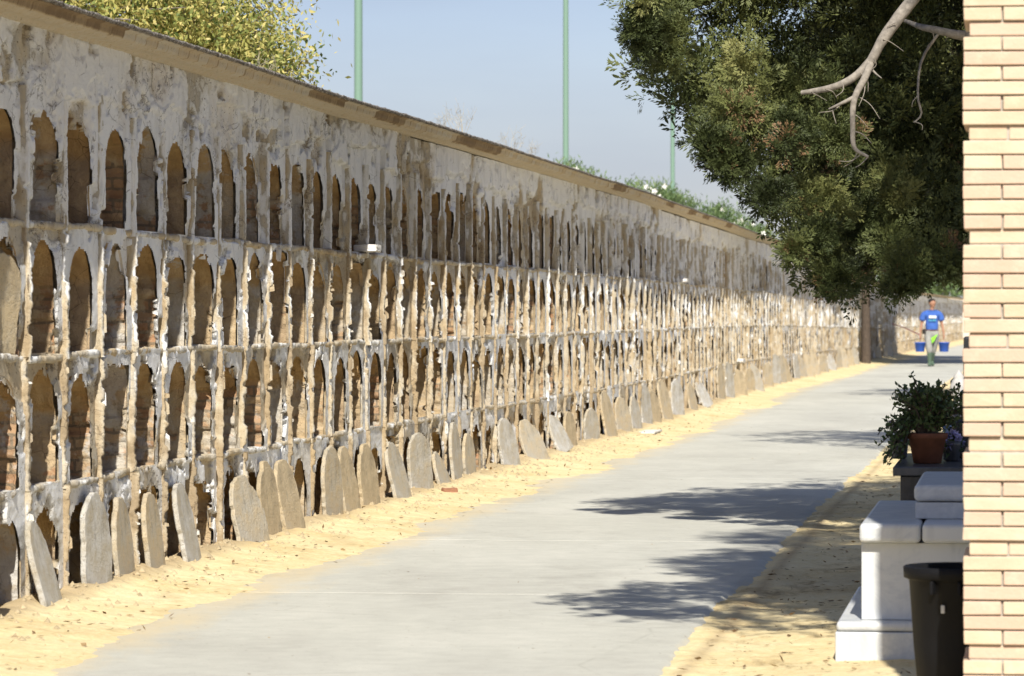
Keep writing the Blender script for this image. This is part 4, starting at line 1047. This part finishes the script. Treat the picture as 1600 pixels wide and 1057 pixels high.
# pale building at the far end
M['render'] = simple('pale_render', (.62, .55, .45), .9, .1, .1, 2)
root = empty('end_building', (px(1497, 216), 222, 0), 0); tag(root, 'pale flat roofed building closing the far end of the path', 'building')
part('wall', (-.5, 26, 0, 6, 0, 2.0), M['render'], root, .02); part('roof', (-1.1, 26.6, -.6, 6.6, 2.001, 2.22), simple('roof_slab', (.60, .52, .42), .9), root, .03)
for k in range(4): part('doorway', (2+6*k, 3.4+6*k, -.02, .05, .01, 1.7), M['bark_dark'], root, .01)
for k, (x, D, z, r) in enumerate([(1475, 240, 3.4, 2.0), (1560, 245, 3.8, 3.0), (1420, 250, 3.6, 2.6)]):
    leafy('garden_tree', ['grey green tree peeping over the far end of the wall', 'round tree behind the far pale building', 'dull green tree beyond the wall left of the far building'][k], (px(x, D), D), [((px(x, D), D, z), (r, r, 1.5), 1.0)], 2500, .3, .5, M['ole'], 70+k, 2.2, .15, group='trees beyond the far end')

# ---------------------------------------------------------------- man carrying buckets
M['skin'] = simple('tanned_skin', (.36, .19, .12), .6, .3, .08)
M['shirt'] = simple('blue_cotton', (.055, .13, .42), .85, .15, .1, 12)
M['trouser'] = simple('grey_work_cloth', (.30, .30, .28), .9, .1, .18, 14)
M['boot'] = simple('green_rubber', (.085, .13, .09), .5, .3, .15)
M['hair'] = simple('dark_hair', (.03, .027, .026), .8, .2, .2)
M['blue'] = simple('blue_plastic', (.035, .12, .55), .4, .45, .05)
def skin(name, chains, mat, parent, sub=2):
    """chains: list of [(x,y,z,r), ...]; identical points are shared; grown by a Skin modifier and baked"""
    vs, es, rad = [], [], []; idx = {}
    for ch in chains:
        prev = None
        for p in ch:
            key = tuple(round(c, 4) for c in p[:3])
            if key not in idx: idx[key] = len(vs); vs.append(p[:3]); rad.append(p[3] if not isinstance(p[3], tuple) else p[3])
            i = idx[key]
            if prev is not None: es.append((prev, i))
            prev = i
    me = bpy.data.meshes.new(name); me.from_pydata(vs, es, [])
    o = bpy.data.objects.new(name, me); COL.objects.link(o)
    m = o.modifiers.new('s', 'SKIN'); m.use_smooth_shade = True
    sv = me.skin_vertices[0].data if len(me.skin_vertices) else None
    if sv is None:
        bpy.context.view_layer.objects.active = o; bpy.ops.mesh.customdata_skin_add(); sv = me.skin_vertices[0].data
    for k, r in enumerate(rad): sv[k].radius = r if isinstance(r, tuple) else (r, r); sv[k].use_root = (k == 0)
    m2 = o.modifiers.new('u', 'SUBSURF'); m2.levels = sub; m2.render_levels = sub
    dg = bpy.context.evaluated_depsgraph_get(); dg.update()
    nm = bpy.data.meshes.new_from_object(o.evaluated_get(dg)); nm.name = name
    o.modifiers.clear(); o.data = nm; nm.materials.clear(); nm.materials.append(mat)
    for p in nm.polygons: p.use_smooth = True
    o.parent = parent; return o
def ellipsoid(bm, c, r, rot=None):
    q = bmesh.ops.create_uvsphere(bm, u_segments=20, v_segments=14, radius=1)
    for v in q['verts']: v.co = Vector((c[0]+v.co.x*r[0], c[1]+v.co.y*r[1], c[2]+v.co.z*r[2]))
def person():
    D = 104.7; root = empty('person', (px(1456, D), D, 0)); root.rotation_euler = (0, 0, 0)
    tag(root, 'person in blue t-shirt and grey trousers walking up the path with two blue buckets', 'person')
    # faces -Y (camera), head turned to picture right (+X). picture left = his right (-X)
    arms = []
    for s in (-1, 1):
        arms.append([(0, 0, 1.34, .11), (s*.12, .0, 1.385, .075), (s*.195, .0, 1.36, .062), (s*.235, .01, 1.22, .047), (s*.265, .02, 1.09, .039), (s*.285, -.005, .97, .034), (s*.305, -.03, .845, .025), (s*.308, -.035, .80, (.020, .036)), (s*.31, -.04, .755, (.018, .036))])
    legs = [[(0, 0, .93, .13), (-.085, 0, .86, .095), (-.085, -.05, .66, .078), (-.07, -.08, .47, .056), (-.065, -.05, .28, .052), (-.062, -.04, .10, .038), (-.065, -.05, .045, .036), (-.08, -.16, .035, .034)],
            [(0, 0, .93, .13), (.085, 0, .86, .095), (.072, .04, .66, .078), (.045, .08, .47, .056), (.035, .18, .30, .052), (.03, .27, .15, .038), (.032, .27, .075, .036), (.045, .17, .035, .034)]]
    torso = [(0, 0, .93, .13), (0, 0, 1.05, (.135, .10)), (0, .005, 1.2, (.15, .105)), (0, 0, 1.34, .11), (0, .0, 1.44, .06), (.005, -.01, 1.50, .054), (.008, -.012, 1.545, .055), (.012, -.018, 1.60, (.092, .104)), (.012, -.016, 1.66, (.096, .106)), (.010, -.010, 1.712, (.075, .084))]
    fingers = []
    for s in (-1, 1):
        hx, hy, hz = s*.31, -.04, .755
        for k, (dy, ln) in enumerate(((-.030, .066), (-.010, .074), (.010, .070), (.028, .056))):
            a = (hx, hy+dy, hz-.012, .009); fingers.append([(hx, hy, hz, (.018, .036)), a, (hx+s*.004, hy+dy, hz-.012-ln*.5, .009), (hx-s*.020, hy+dy, hz-.018-ln*.75, .0085), (hx-s*.034, hy+dy, hz-.0-ln*.55, .008)])
        fingers.append([(s*.308, -.035, .80, (.020, .036)), (s*.300, -.068, .785, .011), (s*.288, -.072, .755, .010), (s*.282, -.062, .730, .009)])
    body = skin('body', [torso]+arms+legs+fingers, M['skin'], root)
    # face: nose, brow, ears, jaw, eyes, mouth joined in the head region
    b = bmesh.new(); hd = Matrix.Rotation(.55, 4, 'Z')
    def hp(x, y, z): v = hd @ Vector((x, y, 0)); return (.012+v.x, -.016+v.y, z)
    ellipsoid(b, hp(0, -.092, 1.618), (.013, .018, .024)); ellipsoid(b, hp(0, -.062, 1.562), (.040, .030, .026))
    ellipsoid(b, hp(.080, .0, 1.625), (.012, .018, .030)); ellipsoid(b, hp(-.080, .0, 1.625), (.012, .018, .030)); ellipsoid(b, hp(0, -.078, 1.655), (.05, .012, .009))
    bm_obj('face_features', b, M['skin'], root, smooth=True)
    b = bmesh.new(); ellipsoid(b, hp(.030, -.083, 1.638), (.011, .007, .006)); ellipsoid(b, hp(-.030, -.083, 1.638), (.011, .007, .006)); ellipsoid(b, hp(0, -.088, 1.578), (.024, .006, .005))
    bm_obj('eyes_and_mouth', b, M['hair'], root, smooth=True)
    b = bmesh.new(); ellipsoid(b, hp(0, .018, 1.685), (.096, .104, .074)); bmesh.ops.bisect_plane(b, geom=b.verts[:]+b.edges[:]+b.faces[:], plane_co=hp(0, -.03, 1.665), plane_no=(hd @ Vector((0, -.75, -.66, )).to_4d()).to_3d() if False else Vector((hd @ Vector((0, -.75, -.0))).to_tuple()[:2]+(-.66,)), clear_outer=True)
    bm_obj('hair', b, M['hair'], root, smooth=True)
    skin('t_shirt', [[(0, 0, .90, (.175, .135)), (0, 0, 1.0, (.178, .138)), (0, 0, 1.10, (.185, .14)), (0, .005, 1.22, (.205, .15)), (0, 0, 1.33, (.19, .15)), (0, 0, 1.43, .095), (0, 0, 1.455, .085)],
                     [(0, 0, 1.33, (.19, .15)), (-.130, .0, 1.385, .105), (-.205, .0, 1.36, .098), (-.245, .01, 1.23, .092), (-.258, .01, 1.17, .092)],
                     [(0, 0, 1.33, (.19, .15)), (.130, .0, 1.385, .105), (.205, .0, 1.36, .098), (.245, .01, 1.23, .092), (.258, .01, 1.17, .092)]], M['shirt'], root)
    wp = simple('white_print', (.72, .76, .80), .8); tp = simple('teal_print', (.10, .42, .55), .8)
    b = bmesh.new()
    for k, (x0, w_) in enumerate(((-.09, .045), (-.04, .04), (.004, .045), (.053, .045))): box(b, x0, x0+w_, -.172, -.135, 1.245, 1.315, .004, 1)
    bm_obj('shirt_print', b, wp, root)
    b = bmesh.new()
    for x0, w_ in ((-.09, .03), (-.045, .028), (.0, .03), (.04, .045)): box(b, x0, x0+w_, -.172, -.137, 1.175, 1.210, .003, 1)
    bm_obj('shirt_print', b, tp, root)
    b = bmesh.new(); ellipsoid(b, (0, 0, .935), (.180, .142, .030)); bm_obj('belt', b, simple('brown_leather', (.10, .035, .02), .6), root, smooth=True)
    b = bmesh.new(); box(b, -.25, -.165, -.10, .02, .84, .97, .02); bm_obj('waist_pouch', b, M['hair'], root)
    skin('trousers', [[(0, 0, 1.0, (.165, .13)), (0, 0, .90, (.175, .14)), (-.090, 0, .80, .125), (-.088, -.05, .66, .112), (-.074, -.08, .47, .092), (-.068, -.055, .32, .082)],
                      [(0, 0, .90, (.175, .14)), (.090, 0, .80, .125), (.078, .04, .66, .112), (.052, .08, .47, .092), (.042, .16, .32, .082)]], M['trouser'], root)
    for q in ([(-.070, -.07, .42, .078), (-.064, -.05, .28, .070), (-.062, -.04, .12, .052), (-.064, -.055, .05, .052), (-.074, -.13, .045, .048), (-.082, -.19, .04, .036)],
              [(.043, .10, .42, .078), (.036, .18, .29, .070), (.030, .26, .15, .052), (.033, .26, .075, .052), (.042, .19, .05, .048), (.052, .12, .04, .036)]):
        skin('boot', [q], M['boot'], root)
    x0, y0 = root.location.x, root.location.y
    for s, lb in ((-1, 'blue bucket carried in the hand on the left of the picture'), (1, 'brighter blue bucket carried in the hand on the right of the picture')):
        r = empty('bucket', (x0+s*.31, y0-.04, .38)); tag(r, lb, 'bucket', 'buckets carried by the walking person')
        zb = .04
        b = bmesh.new(); lathe(b, [(.105, .0), (.112, .004), (.140, .225), (.150, .226), (.152, .245), (.146, .247), (.138, .235), (.106, .01)], 28, cap=True); bm_obj('pail', b, M['blue'], r, smooth=True)
        a = np.linspace(0, np.pi, 17); P = np.stack([.147*np.cos(a), 0*a, .235+.125*np.sin(a)**.8], -1)
        v, q = tube_np(P, .004, 6); mesh_np('handle', v, q, simple('wire_handle', (.25, .22, .15), .4), r, smooth=True)
    # bright green cloth hanging from the belt
    n = 12; u, v = np.meshgrid(np.linspace(-1, 1, n), np.linspace(0, 1, n), indexing='ij')
    P = np.stack([-.0+.05+u*.085*(1-v*.55)+v*-.03, -.175+.02*np.sin(u*5+v*2)-.01*v, -.0+.79-.15*v+.05*u], -1).reshape(-1, 3); P2 = P+np.array([0, .008, 0])
    Q = grid_faces(n, n); o = mesh_np('cloth', np.vstack([P, P2]), np.vstack([Q, Q[:, ::-1]+n*n]), simple('lime_cloth', (.28, .70, .06), .8), None, smooth=True, loc=(x0, y0, 0))
    tag(o, 'lime green cloth hanging in front of the thighs of the person', 'cloth')
person()
# pink tape
P = spline([(px(1394, 112), 112, pz(507, 112)), (px(1412, 109), 109, pz(513, 109)), (px(1438, 105), 105.05, .80)], 20)
V = np.concatenate([P, P+[0, 0, .03], P+[0, .004, 0], P+[0, .004, .03]]); n = len(P); i = np.arange(n-1)
Q = np.concatenate([np.stack([i, i+1, i+1+n, i+n], -1), np.stack([i+2*n, i+3*n, i+1+3*n, i+1+2*n], -1)])
o = mesh_np('barrier_tape', V, Q, simple('pink_tape', (.75, .30, .42), .6)); tag(o, 'faded pink tape stretched from the wall towards the walking person', 'tape')

# ---------------------------------------------------------------- sun, sky, camera
EL = math.radians(42); SL_ = -.012            # travel direction slope X per Y
az = math.atan(SL_)
d = Vector((math.sin(az)*math.cos(EL), math.cos(az)*math.cos(EL), -math.sin(EL)))
L = bpy.data.lights.new('sun', 'SUN'); L.energy = 4.6; L.angle = math.radians(.53); L.color = (1, .95, .86)
so = bpy.data.objects.new('sun', L); COL.objects.link(so); so.rotation_euler = d.to_track_quat('-Z', 'Y').to_euler()
w = bpy.data.worlds.new('World'); scn.world = w; w.use_nodes = True; nt = w.node_tree
sky = nt.nodes.new('ShaderNodeTexSky'); sky.sky_type = 'NISHITA'; sky.sun_disc = False; sky.sun_elevation = EL
sky.sun_rotation = math.atan2(-d.x, -d.y)      # towards the sun, measured from +Y
sky.air_density = 1.0; sky.dust_density = .6; sky.ozone_density = 2.0
tc = nt.nodes.new('ShaderNodeTexCoord'); mp = nt.nodes.new('ShaderNodeMapping'); mp.inputs['Scale'].default_value = (3, 3, 14)
nz = nt.nodes.new('ShaderNodeTexNoise'); nz.inputs['Scale'].default_value = 2.2; nz.inputs['Detail'].default_value = 6
nt.links.new(tc.outputs['Generated'], mp.inputs[0]); nt.links.new(mp.outputs[0], nz.inputs['Vector'])
rp = nt.nodes.new('ShaderNodeValToRGB'); rp.color_ramp.elements[0].position = .25; rp.color_ramp.elements[0].color = (0, 0, 0, 1); rp.color_ramp.elements[1].position = .75; rp.color_ramp.elements[1].color = (.5, .5, .5, 1)
mx = nt.nodes.new('ShaderNodeMix'); mx.data_type = 'RGBA'; mx.inputs[7].default_value = (4.2, 5.1, 5.5, 1)
nt.links.new(nz.outputs['Fac'], rp.inputs[0]); nt.links.new(rp.outputs[0], mx.inputs[0]); nt.links.new(sky.outputs[0], mx.inputs[6])
bg = nt.nodes['Background']; tn_ = nt.nodes.new('ShaderNodeMix'); tn_.data_type = 'RGBA'; tn_.blend_type = 'MULTIPLY'; tn_.inputs[0].default_value = 1; tn_.inputs[7].default_value = (.635, .61, .735, 1); nt.links.new(mx.outputs[2], tn_.inputs[6]); nt.links.new(tn_.outputs[2], bg.inputs[0]); bg.inputs[1].default_value = .10
cam = bpy.data.cameras.new('camera'); co = bpy.data.objects.new('camera', cam); COL.objects.link(co); scn.camera = co
co.location = (0, 0, EYE); co.rotation_euler = (math.radians(90), 0, 0)
cam.sensor_width = 36; cam.lens = F/1600*36; cam.shift_y = -36.5/1600; cam.clip_end = 3000; cam.clip_start = .1
cam.dof.use_dof = True; cam.dof.focus_distance = 24; cam.dof.aperture_fstop = 9
scn.view_settings.view_transform = 'Standard'; scn.view_settings.look = 'None'; scn.view_settings.gamma = 1; scn.view_settings.exposure = .58
